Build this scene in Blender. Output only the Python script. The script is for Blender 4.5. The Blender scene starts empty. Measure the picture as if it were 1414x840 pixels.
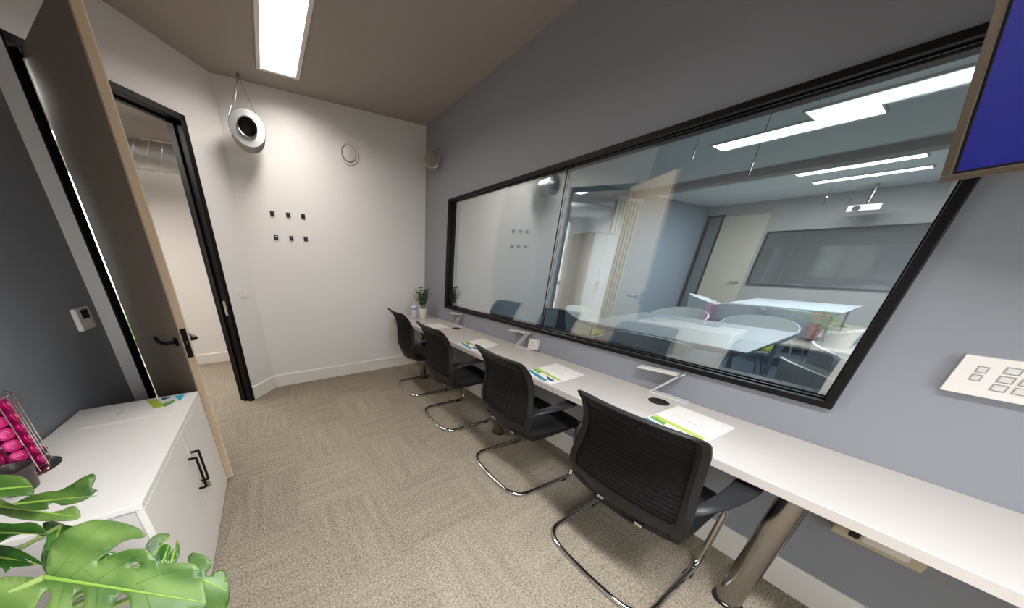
import bpy, bmesh, math, random
from mathutils import Vector, Matrix
from mathutils.geometry import delaunay_2d_cdt
random.seed(7)
PI = math.pi
COL = bpy.context.scene.collection
# ------------------------------------------------------------------ camera model
CF, CX, CY = 379.687, 580.943, 513.429
RC = [[0.88464887, -0.46622625, 0.00542817], [-0.16992891, -0.33323205, -0.92740529], [0.43418953, 0.81950563, -0.37401868]]
CAM = Vector((0, 0, 1.4347))
WX, BY, CZ = 1.9125, 3.510, 2.875

def ray(x, y):
    c = ((x - CX) / CF, (y - CY) / CF, 1.0)
    return Vector([sum(RC[k][i] * c[k] for k in range(3)) for i in range(3)])

# ------------------------------------------------------------------ materials
def lin(c):
    return tuple(((v / 255) / 12.92 if v / 255 <= .04045 else ((v / 255 + .055) / 1.055) ** 2.4) for v in c) + (1,)

def nd(nt, t, **k):
    n = nt.nodes.new(t)
    for a, b in k.items():
        if a in n.inputs: n.inputs[a].default_value = b
        else: setattr(n, a, b)
    return n

def mat(name, rgb, rough=.5, metal=0, spec=.5, var=.05, scale=8, bump=0, bscale=200, emit=None, estr=0, trans=0, sheen=0, coat=0):
    m = bpy.data.materials.new(name); m.use_nodes = True; nt = m.node_tree
    b = nt.nodes['Principled BSDF']; b.inputs['Roughness'].default_value = rough; b.inputs['Metallic'].default_value = metal
    b.inputs['Specular IOR Level'].default_value = spec
    b.inputs['Coat Weight'].default_value = coat
    if sheen: b.inputs['Sheen Weight'].default_value = sheen
    c = lin(rgb)
    tc = nd(nt, 'ShaderNodeTexCoord'); no = nd(nt, 'ShaderNodeTexNoise', Scale=scale, Detail=4.0)
    nt.links.new(tc.outputs['Object'], no.inputs['Vector'])
    mx = nd(nt, 'ShaderNodeMix', data_type='RGBA')
    mx.inputs[6].default_value = tuple(v * (1 - var) for v in c[:3]) + (1,)
    mx.inputs[7].default_value = tuple(min(1, v * (1 + var)) for v in c[:3]) + (1,)
    nt.links.new(no.outputs['Fac'], mx.inputs[0]); nt.links.new(mx.outputs[2], b.inputs['Base Color'])
    if bump:
        n2 = nd(nt, 'ShaderNodeTexNoise', Scale=bscale, Detail=2.0); nt.links.new(tc.outputs['Object'], n2.inputs['Vector'])
        bp = nd(nt, 'ShaderNodeBump', Strength=bump, Distance=.002); nt.links.new(n2.outputs['Fac'], bp.inputs['Height'])
        nt.links.new(bp.outputs['Normal'], b.inputs['Normal'])
    if emit:
        b.inputs['Emission Color'].default_value = lin(emit); b.inputs['Emission Strength'].default_value = estr
    if trans: b.inputs['Transmission Weight'].default_value = trans
    return m

def carpet(name, ca, cb, tile=.5, off=(.45, .4)):
    m = bpy.data.materials.new(name); m.use_nodes = True; nt = m.node_tree; L = nt.links.new
    b = nt.nodes['Principled BSDF']; b.inputs['Roughness'].default_value = .95; b.inputs['Specular IOR Level'].default_value = .15
    tc = nd(nt, 'ShaderNodeTexCoord'); mp = nd(nt, 'ShaderNodeMapping'); mp.inputs['Location'].default_value = (-off[0], -off[1], 0)
    L(tc.outputs['Object'], mp.inputs['Vector'])
    sc = nd(nt, 'ShaderNodeVectorMath', operation='SCALE'); sc.inputs['Scale'].default_value = 1 / tile; L(mp.outputs[0], sc.inputs[0])
    fl = nd(nt, 'ShaderNodeVectorMath', operation='FLOOR'); L(sc.outputs[0], fl.inputs[0])
    wn = nd(nt, 'ShaderNodeTexWhiteNoise', noise_dimensions='2D'); L(fl.outputs[0], wn.inputs['Vector'])
    sp = nd(nt, 'ShaderNodeSeparateXYZ'); L(fl.outputs[0], sp.inputs[0])
    ad = nd(nt, 'ShaderNodeMath', operation='ADD'); L(sp.outputs[0], ad.inputs[0]); L(sp.outputs[1], ad.inputs[1])
    md = nd(nt, 'ShaderNodeMath', operation='PINGPONG'); md.inputs[1].default_value = 1; L(ad.outputs[0], md.inputs[0])
    # line pile: x-wise or y-wise
    def wave(d, s, dist):
        w = nd(nt, 'ShaderNodeTexWave', wave_type='BANDS', bands_direction=d); w.inputs['Scale'].default_value = s
        w.inputs['Distortion'].default_value = dist; w.inputs['Detail'].default_value = 2; w.inputs['Detail Scale'].default_value = 1.2
        L(tc.outputs['Object'], w.inputs['Vector']); return w
    wx, wy = wave('X', 32, 5.0), wave('Y', 32, 5.0)
    mw = nd(nt, 'ShaderNodeMix'); L(md.outputs[0], mw.inputs[0]); L(wx.outputs['Fac'], mw.inputs[2]); L(wy.outputs['Fac'], mw.inputs[3])
    # streaks stretched along the pile
    def streak(sx, sy):
        mm = nd(nt, 'ShaderNodeMapping'); mm.inputs['Scale'].default_value = (sx, sy, 1); L(tc.outputs['Object'], mm.inputs['Vector'])
        n = nd(nt, 'ShaderNodeTexNoise', Scale=1.0, Detail=4.0); L(mm.outputs[0], n.inputs['Vector']); return n
    s1, s2 = streak(26, 2.5), streak(2.5, 26)
    ms = nd(nt, 'ShaderNodeMix'); L(md.outputs[0], ms.inputs[0]); L(s1.outputs['Fac'], ms.inputs[2]); L(s2.outputs['Fac'], ms.inputs[3])
    fine = nd(nt, 'ShaderNodeTexNoise', Scale=110.0, Detail=3.0); L(tc.outputs['Object'], fine.inputs['Vector'])
    def mul(a, k):
        n = nd(nt, 'ShaderNodeMath', operation='MULTIPLY'); L(a, n.inputs[0]); n.inputs[1].default_value = k; return n.outputs[0]
    def add(a, c):
        n = nd(nt, 'ShaderNodeMath', operation='ADD'); L(a, n.inputs[0]); L(c, n.inputs[1]); return n.outputs[0]
    v = add(add(mul(mw.outputs[0], .16), mul(ms.outputs[0], .50)), add(mul(fine.outputs['Fac'], 1.9), mul(wn.outputs['Value'], .10)))
    mr = nd(nt, 'ShaderNodeMapRange'); mr.inputs[1].default_value = .85; mr.inputs[2].default_value = 1.85; L(v, mr.inputs[0])
    mx = nd(nt, 'ShaderNodeMix', data_type='RGBA'); mx.inputs[6].default_value = lin(cb); mx.inputs[7].default_value = lin(ca)
    L(mr.outputs[0], mx.inputs[0]); L(mx.outputs[2], b.inputs['Base Color'])
    bp = nd(nt, 'ShaderNodeBump', Strength=.6, Distance=.003); L(v, bp.inputs['Height']); L(bp.outputs['Normal'], b.inputs['Normal'])
    return m

def wood(name, ca, cb, rough=.5, sc=(6, 6, 1), spec=.5):
    m = bpy.data.materials.new(name); m.use_nodes = True; nt = m.node_tree; L = nt.links.new
    b = nt.nodes['Principled BSDF']; b.inputs['Roughness'].default_value = rough; b.inputs['Specular IOR Level'].default_value = spec
    tc = nd(nt, 'ShaderNodeTexCoord'); mp = nd(nt, 'ShaderNodeMapping'); mp.inputs['Scale'].default_value = sc; L(tc.outputs['Object'], mp.inputs['Vector'])
    n = nd(nt, 'ShaderNodeTexNoise', Scale=5.0, Detail=6.0); n.inputs['Distortion'].default_value = 1.2; L(mp.outputs[0], n.inputs['Vector'])
    mx = nd(nt, 'ShaderNodeMix', data_type='RGBA'); mx.inputs[6].default_value = lin(ca); mx.inputs[7].default_value = lin(cb)
    L(n.outputs['Fac'], mx.inputs[0]); L(mx.outputs[2], b.inputs['Base Color']); return m

def glassmat(name, refl, tint):
    m = bpy.data.materials.new(name); m.use_nodes = True; nt = m.node_tree; L = nt.links.new
    for n in list(nt.nodes): nt.nodes.remove(n)
    o = nd(nt, 'ShaderNodeOutputMaterial'); t = nd(nt, 'ShaderNodeBsdfTransparent'); t.inputs[0].default_value = tint
    g = nd(nt, 'ShaderNodeBsdfGlossy'); g.inputs['Roughness'].default_value = 0.0; g.inputs['Color'].default_value = (.95, .97, .96, 1)
    lw = nd(nt, 'ShaderNodeLayerWeight'); lw.inputs['Blend'].default_value = .25
    mr = nd(nt, 'ShaderNodeMapRange'); mr.inputs[3].default_value = refl; mr.inputs[4].default_value = min(1, refl * 2.2); L(lw.outputs['Fresnel'], mr.inputs[0])
    x = nd(nt, 'ShaderNodeMixShader'); L(mr.outputs[0], x.inputs[0]); L(t.outputs[0], x.inputs[1]); L(g.outputs[0], x.inputs[2]); L(x.outputs[0], o.inputs[0])
    return m

def leafmat(name, ca, cb, rough=.32):
    m = bpy.data.materials.new(name); m.use_nodes = True; nt = m.node_tree; L = nt.links.new
    b = nt.nodes['Principled BSDF']; b.inputs['Roughness'].default_value = rough; b.inputs['Subsurface Weight'].default_value = .0
    tc = nd(nt, 'ShaderNodeTexCoord')
    n = nd(nt, 'ShaderNodeTexNoise', Scale=14.0, Detail=4.0); n.inputs['Distortion'].default_value = .6; L(tc.outputs['Object'], n.inputs['Vector'])
    w = nd(nt, 'ShaderNodeTexWave', wave_type='BANDS', bands_direction='DIAGONAL'); w.inputs['Scale'].default_value = 9; w.inputs['Distortion'].default_value = 3
    L(tc.outputs['Object'], w.inputs['Vector'])
    a = nd(nt, 'ShaderNodeMath', operation='MULTIPLY_ADD'); L(w.outputs['Fac'], a.inputs[0]); a.inputs[1].default_value = .35; L(n.outputs['Fac'], a.inputs[2])
    mr = nd(nt, 'ShaderNodeMapRange'); mr.inputs[1].default_value = .35; mr.inputs[2].default_value = 1.0; L(a.outputs[0], mr.inputs[0])
    mx = nd(nt, 'ShaderNodeMix', data_type='RGBA'); mx.inputs[6].default_value = lin(ca); mx.inputs[7].default_value = lin(cb)
    L(mr.outputs[0], mx.inputs[0]); L(mx.outputs[2], b.inputs['Base Color'])
    bp = nd(nt, 'ShaderNodeBump', Strength=.35, Distance=.004); L(a.outputs[0], bp.inputs['Height']); L(bp.outputs['Normal'], b.inputs['Normal'])
    return m

def meshfabric(name):
    m = bpy.data.materials.new(name); m.use_nodes = True; nt = m.node_tree; L = nt.links.new
    b = nt.nodes['Principled BSDF']; b.inputs['Roughness'].default_value = .8; b.inputs['Specular IOR Level'].default_value = .25
    tc = nd(nt, 'ShaderNodeTexCoord')
    w = nd(nt, 'ShaderNodeTexWave', wave_type='BANDS', bands_direction='Z'); w.inputs['Scale'].default_value = 16; w.inputs['Distortion'].default_value = .6
    L(tc.outputs['Object'], w.inputs['Vector'])
    f = nd(nt, 'ShaderNodeTexVoronoi', Scale=260.0); L(tc.outputs['Object'], f.inputs['Vector'])
    mx = nd(nt, 'ShaderNodeMix', data_type='RGBA'); mx.inputs[6].default_value = lin((8, 7, 7)); mx.inputs[7].default_value = lin((22, 19, 19))
    L(w.outputs['Fac'], mx.inputs[0]); L(mx.outputs[2], b.inputs['Base Color'])
    bp = nd(nt, 'ShaderNodeBump', Strength=.6, Distance=.004); L(w.outputs['Fac'], bp.inputs['Height']); L(bp.outputs['Normal'], b.inputs['Normal'])
    mr = nd(nt, 'ShaderNodeMapRange'); mr.inputs[1].default_value = .2; mr.inputs[2].default_value = .5; mr.inputs[3].default_value = 1; mr.inputs[4].default_value = .94
    L(f.outputs['Distance'], mr.inputs[0]); L(mr.outputs[0], b.inputs['Alpha'])
    return m

M = {}
M['white_wall'] = mat('white_wall_paint', (222, 217, 212), .85, var=.015, scale=2, bump=.1)
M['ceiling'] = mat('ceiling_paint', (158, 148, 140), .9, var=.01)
M['grey_wall'] = mat('slate_grey_paint', (140, 141, 146), .6, var=.02, scale=2, bump=.08)
M['dark_wall'] = mat('dark_slate_paint', (143, 146, 152), .6, var=.02, scale=2, bump=.08)
M['skirting'] = mat('white_gloss_skirting', (224, 218, 210), .4, var=.01)
M['carpet'] = carpet('taupe_carpet_tiles', (173, 161, 142), (98, 89, 77))
M['blue_carpet'] = carpet('blue_grey_carpet', (106, 116, 128), (60, 68, 78))
M['desk'] = mat('white_laminate', (197, 190, 183), .38, var=.015, scale=30)
M['desk_edge'] = mat('desk_edging', (200, 192, 184), .5, var=.02)
M['black_frame'] = mat('black_satin_frame', (7, 6, 6), .45, spec=.2, var=.1)
M['bronze'] = mat('dark_brown_frame', (17, 13, 12), .45, spec=.25, var=.15)
M['black_plastic'] = mat('black_plastic', (25, 23, 22), .5, spec=.35, var=.06, bump=.15, bscale=500)
M['arm_plastic'] = mat('charcoal_plastic', (31, 31, 34), .45, spec=.4, var=.05, bump=.1, bscale=500)
M['seat_fabric'] = mat('black_seat_fabric', (14, 14, 17), .9, var=.15, scale=300, bump=.3, bscale=600, sheen=.0)
M['mesh'] = meshfabric('black_mesh_fabric')
M['chrome'] = mat('chrome', (205, 203, 200), .08, metal=1, var=.01)
M['steel'] = mat('brushed_steel', (162, 158, 153), .2, metal=1, var=.06, scale=30)
M['galv'] = mat('galvanised_steel', (182, 183, 181), .38, metal=1, var=.2, scale=14)
M['white_plastic'] = mat('white_plastic', (228, 220, 212), .35, var=.01)
M['white_metal'] = mat('white_powder_coat', (215, 212, 208), .3, var=.01, metal=.2)
M['grey_plastic'] = mat('grey_print', (150, 145, 140), .5)
M['black'] = mat('matt_black', (12, 11, 11), .5)
M['hole'] = mat('duct_dark_interior', (45, 40, 36), .6, var=.3, scale=20)
M['light'] = mat('lit_diffuser', (255, 255, 255), .5, emit=(255, 250, 246), estr=1.5)
M['light_b'] = mat('lit_diffuser_next_room', (255, 255, 255), .5, emit=(240, 248, 255), estr=6.0)
M['light_c'] = mat('lit_diffuser_corridor', (255, 255, 255), .5, emit=(255, 248, 240), estr=3.0)
M['light_frame'] = mat('light_frame_white', (215, 208, 202), .4)
M['dark_veneer'] = wood('dark_brown_door_veneer', (124, 107, 92), (146, 128, 111), .6, (9, 9, .9))
M['oak'] = wood('pale_oak_edge', (205, 180, 148), (184, 156, 124), .5, (14, 14, 1))
M['pale_door'] = wood('pale_door_face', (216, 200, 178), (205, 188, 165), .5, (8, 8, .8))
M['cabinet'] = mat('white_cabinet', (238, 233, 225), .45, var=.01)
M['cabinet_side'] = mat('grey_cabinet_body', (188, 186, 186), .5, var=.01)
M['screen'] = mat('blue_screen', (8, 8, 20), .25, emit=(24, 30, 118), estr=.75)
M['tv_frame'] = mat('tv_bezel_brown_grey', (120, 106, 92), .35, metal=.6)
M['paper'] = mat('white_card', (238, 232, 225), .5, var=.01)
M['lime'] = mat('lime_ink', (178, 196, 60), .5)
M['green'] = mat('green_ink', (104, 160, 80), .5)
M['teal'] = mat('teal_ink', (30, 140, 165), .5)
M['cyan'] = mat('cyan_ink', (40, 185, 215), .5)
M['navy'] = mat('navy_ink', (35, 75, 120), .5)
M['text'] = mat('grey_ink', (190, 184, 178), .6)
M['pink'] = mat('pink_foil', (205, 20, 110), .35, metal=.3, var=.2, scale=60)
M['pink_print'] = mat('pale_pink_print', (245, 150, 200), .4)
M['orange'] = mat('orange_foil', (225, 120, 30), .35, metal=.3, var=.2, scale=60)
M['red'] = mat('red_foil', (190, 60, 50), .35, metal=.2)
M['brown_cup'] = mat('dark_brown_ceramic', (66, 56, 54), .35, var=.1)
M['glass1'] = glassmat('window_glass', .29, (.92, .98, .99, 1))
M['glass2'] = glassmat('window_glass_inner_pane', .28, (.92, .97, 1.0, 1))
M['far_glass'] = mat('dark_mirror_glass', (150, 150, 146), .03, metal=.75, var=.02)
M['clear'] = glassmat('clear_glass', .05, (.97, 1, 1, 1))
M['leaf_a'] = leafmat('monstera_leaf_bright', (48, 80, 20), (104, 128, 62), .5)
M['leaf_b'] = leafmat('monstera_leaf_mid', (36, 68, 14), (76, 104, 36), .5)
M['leaf_c'] = leafmat('monstera_leaf_dark', (22, 62, 12), (62, 110, 30))
M['rib'] = mat('leaf_midrib', (118, 150, 56), .45)
M['stem'] = mat('plant_stem', (130, 150, 80), .5, var=.15, scale=40)
M['palm'] = leafmat('palm_leaf', (16, 36, 12), (48, 78, 34), .4)
M['pot'] = mat('white_ceramic_pot', (226, 220, 208), .35)
M['soil'] = mat('soil', (50, 36, 26), .95, var=.4, scale=90)
M['bottle'] = mat('frosted_bottle', (205, 208, 222), .3, var=.02)
M['label_blue'] = mat('blue_label', (120, 130, 180), .5)
M['taupe_wall'] = mat('taupe_wall_next_room', (176, 168, 160), .8, var=.02, scale=2)
M['blue_wall'] = mat('blue_grey_wall_next_room', (164, 173, 182), .8, var=.02, scale=2)
M['tub'] = mat('white_tub_shell', (232, 236, 240), .4)
M['lime_cushion'] = mat('lime_seat_cushion', (170, 180, 40), .8)
M['table_white'] = mat('white_table_top', (196, 200, 204), .35)
M['pale_metal'] = mat('pale_blue_grey_metal', (160, 178, 192), .35, metal=.3)
M['slat'] = mat('pale_blind_slat', (200, 196, 182), .6)
M['beige_box'] = mat('beige_trunking', (196, 180, 152), .5)
M['outside_ground'] = mat('outside_paving', (92, 92, 90), .9)
M['hedge'] = leafmat('outside_hedge', (50, 80, 30), (90, 120, 60), .7)
M['grille'] = mat('taupe_speaker_grille', (128, 116, 102), .7, var=.15, scale=120)
M['door_grey'] = mat('grey_door_paint', (120, 126, 130), .6)

# ------------------------------------------------------------------ mesh helpers
def link(name, bm, m, parent=None, smooth=False, bevel=0, segs=2):
    me = bpy.data.meshes.new(name); bmesh.ops.recalc_face_normals(bm, faces=bm.faces); bm.to_mesh(me); bm.free()
    o = bpy.data.objects.new(name, me); COL.objects.link(o)
    for mm in (m if isinstance(m, list) else [m]): me.materials.append(M[mm])
    if parent: o.parent = parent
    if smooth:
        for p in me.polygons: p.use_smooth = True
        try: me.set_sharp_from_angle(angle=math.radians(42))
        except Exception: pass
    if bevel:
        b = o.modifiers.new('bevel', 'BEVEL'); b.width = bevel; b.segments = segs; b.limit_method = 'ANGLE'; b.angle_limit = math.radians(40)
    return o

def thing(name, label, cat, loc=(0, 0, 0), rz=0, group=None):
    o = bpy.data.objects.new(name, None); o.empty_display_size = .1; COL.objects.link(o); o.location = loc; o.rotation_euler = (0, 0, rz)
    o['label'] = label; o['category'] = cat
    if group: o['group'] = group
    return o

def tag(o, label, cat, group=None):
    o['label'] = label; o['category'] = cat
    if group: o['group'] = group
    return o

def struct(o, label=None):
    o['kind'] = 'structure'
    if label: o['label'] = label
    return o

def copy_tree(o, parent=None):
    c = o.copy(); COL.objects.link(c); c.parent = parent
    for ch in o.children: copy_tree(ch, c)
    return c

def box(bm, x0, x1, y0, y1, z0, z1, mtx=None, mi=0):
    vs = [bm.verts.new(Vector(p) if mtx is None else mtx @ Vector(p)) for p in
          ((x0, y0, z0), (x1, y0, z0), (x1, y1, z0), (x0, y1, z0), (x0, y0, z1), (x1, y0, z1), (x1, y1, z1), (x0, y1, z1))]
    for f in ((0, 3, 2, 1), (4, 5, 6, 7), (0, 1, 5, 4), (1, 2, 6, 5), (2, 3, 7, 6), (3, 0, 4, 7)):
        fc = bm.faces.new([vs[i] for i in f]); fc.material_index = mi
    return bm

def B(*a, **k): return box(bmesh.new(), *a, **k)

def prism(bm, pts, z0, z1, mtx=None):
    f = lambda p: Vector(p) if mtx is None else mtx @ Vector(p)
    a = [bm.verts.new(f((x, y, z0))) for x, y in pts]; b = [bm.verts.new(f((x, y, z1))) for x, y in pts]
    n = len(pts); bm.faces.new(a[::-1]); bm.faces.new(b)
    for i in range(n): bm.faces.new((a[i], a[(i + 1) % n], b[(i + 1) % n], b[i]))
    return bm

def frame_of(p, axis):
    """matrix whose local z is axis"""
    z = Vector(axis).normalized(); x = Vector((0, 0, 1)).cross(z)
    if x.length < 1e-4: x = Vector((1, 0, 0))
    x.normalize(); y = z.cross(x)
    return Matrix(((x.x, y.x, z.x, p[0]), (x.y, y.y, z.y, p[1]), (x.z, y.z, z.z, p[2]), (0, 0, 0, 1)))

def lathe(bm, prof, mtx=None, n=32, cap=True):
    """prof list of (r,z)"""
    rings = []
    for r, z in prof:
        ring = []
        for i in range(n):
            a = 2 * PI * i / n; p = Vector((r * math.cos(a), r * math.sin(a), z)); ring.append(bm.verts.new(mtx @ p if mtx else p))
        rings.append(ring)
    for k in range(len(rings) - 1):
        for i in range(n): bm.faces.new((rings[k][i], rings[k][(i + 1) % n], rings[k + 1][(i + 1) % n], rings[k + 1][i]))
    if cap:
        bm.faces.new(rings[0][::-1]); bm.faces.new(rings[-1])
    return bm

def fillet(pts, rad, n=6, closed=False):
    pts = [Vector(p) for p in pts]; out = []; N = len(pts)
    for i, p in enumerate(pts):
        if not closed and i in (0, N - 1): out.append(p); continue
        a, c = pts[(i - 1) % N], pts[(i + 1) % N]; d1 = (a - p); d2 = (c - p)
        r = min(rad[i] if isinstance(rad, (list, tuple)) else rad, d1.length * .48, d2.length * .48)
        A, Cc = p + d1.normalized() * r, p + d2.normalized() * r
        for k in range(n + 1):
            t = k / n; out.append(A * (1 - t) ** 2 + p * 2 * t * (1 - t) + Cc * t * t)
    return out

def tube(bm, pts, r, n=10, closed=False, cap=True):
    pts = [Vector(p) for p in pts]; N = len(pts); rings = []
    up = None
    for i in range(N):
        if closed: t = pts[(i + 1) % N] - pts[(i - 1) % N]
        else: t = pts[min(i + 1, N - 1)] - pts[max(i - 1, 0)]
        t.normalize()
        if up is None:
            up = Vector((0, 0, 1)) if abs(t.z) < .9 else Vector((1, 0, 0))
        x = up.cross(t)
        if x.length < 1e-5: x = Vector((1, 0, 0)).cross(t)
        x.normalize(); y = t.cross(x); up = y
        rr = r[i] if isinstance(r, (list, tuple)) else r
        rings.append([bm.verts.new(pts[i] + (x * math.cos(2 * PI * k / n) + y * math.sin(2 * PI * k / n)) * rr) for k in range(n)])
    K = N if closed else N - 1
    for k in range(K):
        a, b = rings[k], rings[(k + 1) % N]
        for i in range(n): bm.faces.new((a[i], a[(i + 1) % n], b[(i + 1) % n], b[i]))
    if cap and not closed:
        bm.faces.new(rings[0][::-1]); bm.faces.new(rings[-1])
    return bm

def sheet(bm, fn, nu, nv, th=None):
    """grid surface fn(u,v)->Vector ; th thickness fn along normal"""
    g = [[Vector(fn(i / nu, j / nv)) for j in range(nv + 1)] for i in range(nu + 1)]
    def nrm(i, j):
        a = g[min(i + 1, nu)][j] - g[max(i - 1, 0)][j]; b = g[i][min(j + 1, nv)] - g[i][max(j - 1, 0)]
        c = a.cross(b); return c.normalized() if c.length > 1e-9 else Vector((0, 0, 1))
    t = th or .002
    F = [[bm.verts.new(g[i][j] + nrm(i, j) * t / 2) for j in range(nv + 1)] for i in range(nu + 1)]
    K = [[bm.verts.new(g[i][j] - nrm(i, j) * t / 2) for j in range(nv + 1)] for i in range(nu + 1)]
    for i in range(nu):
        for j in range(nv):
            bm.faces.new((F[i][j], F[i + 1][j], F[i + 1][j + 1], F[i][j + 1])); bm.faces.new((K[i][j + 1], K[i + 1][j + 1], K[i + 1][j], K[i][j]))
    for i in range(nu):
        bm.faces.new((F[i][0], K[i][0], K[i + 1][0], F[i + 1][0])); bm.faces.new((F[i + 1][nv], K[i + 1][nv], K[i][nv], F[i][nv]))
    for j in range(nv):
        bm.faces.new((F[0][j + 1], K[0][j + 1], K[0][j], F[0][j])); bm.faces.new((F[nu][j], K[nu][j], K[nu][j + 1], F[nu][j + 1]))
    return bm

def inpoly(p, poly):
    c = False; n = len(poly); j = n - 1
    for i in range(n):
        a, b = poly[i], poly[j]
        if (a[1] > p[1]) != (b[1] > p[1]) and p[0] < (b[0] - a[0]) * (p[1] - a[1]) / (b[1] - a[1]) + a[0]: c = not c
        j = i
    return c

def smoothpoly(pts, it=2):
    for _ in range(it):
        q = []
        for i in range(len(pts)):
            a, b = pts[i], pts[(i + 1) % len(pts)]
            q += [(a[0] * .75 + b[0] * .25, a[1] * .75 + b[1] * .25), (a[0] * .25 + b[0] * .75, a[1] * .25 + b[1] * .75)]
        pts = q
    return pts

# ------------------------------------------------------------------ ROOM SHELL
LC = Vector((-1.0, 2.527)); U = Vector((.6597, .7515)); NO = Vector((-.7515, .6597))   # diagonal wall, NO points into the corridor
def D(s, d, z): p = LC + U * s + NO * d; return Vector((p.x, p.y, z))
DM = Matrix(((U.x, NO.x, 0, LC.x), (U.y, NO.y, 0, LC.y), (0, 0, 1, 0), (0, 0, 0, 1)))   # local x along wall, y into corridor
DLEN = (BY - LC.y) / U.y
FY = -2.0

struct(link('floor', B(-3.4, WX + .1, FY - .1, 5.0, -.1, 0), 'carpet'))
o = link('floor', B(WX + .1, 10.2, FY - .1, 3.75, -.1, 0), 'blue_carpet'); struct(o)
# main ceiling (polygon), corridor and next room ceilings
e = LC + U * DLEN
struct(link('ceiling', prism(bmesh.new(), [(-1.1, FY - .1), (WX + .14, FY - .1), (WX + .14, BY + .1), (e.x + .02, BY + .1), (LC.x - .1, LC.y + .05)], CZ, CZ + .1), 'ceiling'))
struct(link('ceiling', prism(bmesh.new(), [(-3.4, 5.0), (-3.4, FY - .1), (-1.101, FY - .1), (-1.101, LC.y + .05), (e.x - .05, BY + .15), (e.x + .02, BY + .101), (WX + .1, BY + .101), (WX + .1, 5.0)], 2.70, 2.80), 'ceiling'))
# walls
struct(link('wall_back', B(e.x, WX + .14, BY, BY + .1, 0, CZ), 'white_wall'))
struct(link('wall_left', B(LC.x - .1, LC.x, FY, LC.y, 0, CZ), 'dark_wall'))
bm = bmesh.new()
for a, b_, c, d in ((LC.x - .1, -.8, 0, CZ), (.9, WX + .14, 0, CZ), (-.8, .9, 0, .80), (-.8, .9, 2.15, CZ)): box(bm, a, b_, FY - .1, FY, c, d)
struct(link('wall_front', bm, 'white_wall'))
w = struct(thing('added_window', 'unseen window added behind the camera to let in daylight', 'window'))  # unseen opening, added to bring daylight in from behind the camera
bm = bmesh.new()
for a, b_, c, d in ((-.8, -.75, .80, 2.15), (.85, .9, .80, 2.15), (.025, .075, .85, 2.10), (-.75, .85, .80, .85), (-.75, .85, 2.10, 2.15)): box(bm, a, b_, FY - .08, FY - .02, c, d)
link('window_frame', bm, 'light_frame', w); link('pane', B(-.75, .85, FY - .054, FY - .048, .85, 2.10), 'clear', w)
struct(link('ground', B(-14, 14, -24, FY - .12, -.15, -.05), 'outside_ground'))  # unseen ground, added so the sky does not light upper walls from below
S0, S1, DH = .080, .967, 2.465
bm = bmesh.new(); box(bm, -.02, S0, 0, .12, 0, CZ, DM); box(bm, S1, DLEN + .03, 0, .12, 0, CZ, DM); box(bm, S0, S1, 0, .12, DH, CZ, DM)
struct(link('wall_diagonal', bm, 'white_wall'))
# window wall
WY0, WY1, WZ0, WZ1 = .085, 2.955, .893, 2.060
bm = bmesh.new()
for (a, b_, c, d) in ((FY, WY0, 0, CZ), (WY1, BY, 0, CZ), (WY0, WY1, 0, WZ0), (WY0, WY1, WZ1, CZ)): box(bm, WX, WX + .14, a, b_, c, d)
struct(link('wall_right', bm, 'grey_wall'))
# skirting
def skirt(name, p0, p1, n, h=.15, t=.016):
    d = (Vector(p1) - Vector(p0)); L = d.length; d.normalize(); n = Vector(n)
    mt = Matrix(((d.x, n.x, 0, p0[0]), (d.y, n.y, 0, p0[1]), (0, 0, 1, 0), (0, 0, 0, 1)))
    bm = bmesh.new(); vs = []
    prof = [(0, 0), (t, 0), (t, h - .012), (t * .55, h), (0, h)]
    A = [bm.verts.new(mt @ Vector((0, a, z))) for a, z in prof]; Bv = [bm.verts.new(mt @ Vector((L, a, z))) for a, z in prof]
    bm.faces.new(A); bm.faces.new(Bv[::-1])
    for i in range(5): bm.faces.new((A[i], A[(i + 1) % 5], Bv[(i + 1) % 5], Bv[i]))
    return struct(link(name, bm, 'skirting'))
q = LC + U * (S1 + .005)
skirt('baseboard_back', (e.x, BY), (WX, BY), (0, -1))
skirt('baseboard_diagonal', (q.x, q.y), (e.x, BY), (-NO.x, -NO.y))
skirt('baseboard_right', (WX, BY), (WX, FY), (-1, 0))
skirt('baseboard_left', (LC.x, FY), (LC.x, LC.y), (1, 0))
# corridor
struct(link('wall_corridor', B(-3.4, -2.75, 4.88, 5.0, 0, 2.7), 'white_wall'))
bm = B(-1.45, WX + .1, 4.88, 5.0, 0, 2.7); box(bm, -2.75, -1.45, 4.88, 5.0, 2.35, 2.7); struct(link('wall_corridor', bm, 'white_wall'))
struct(link('wall_corridor', B(-3.4, -3.3, FY, 4.88, 0, 2.7), 'white_wall'))
struct(link('wall_corridor', B(-3.3, -1.1, FY - .1, FY, 0, 2.7), 'white_wall'))
struct(link('wall_corridor', B(.9, 1.0, BY + .1, 4.88, 0, 2.7), 'white_wall'))
skirt('baseboard_corridor', (-1.45, 4.88), (.9, 4.88), (0, -1))
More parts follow.
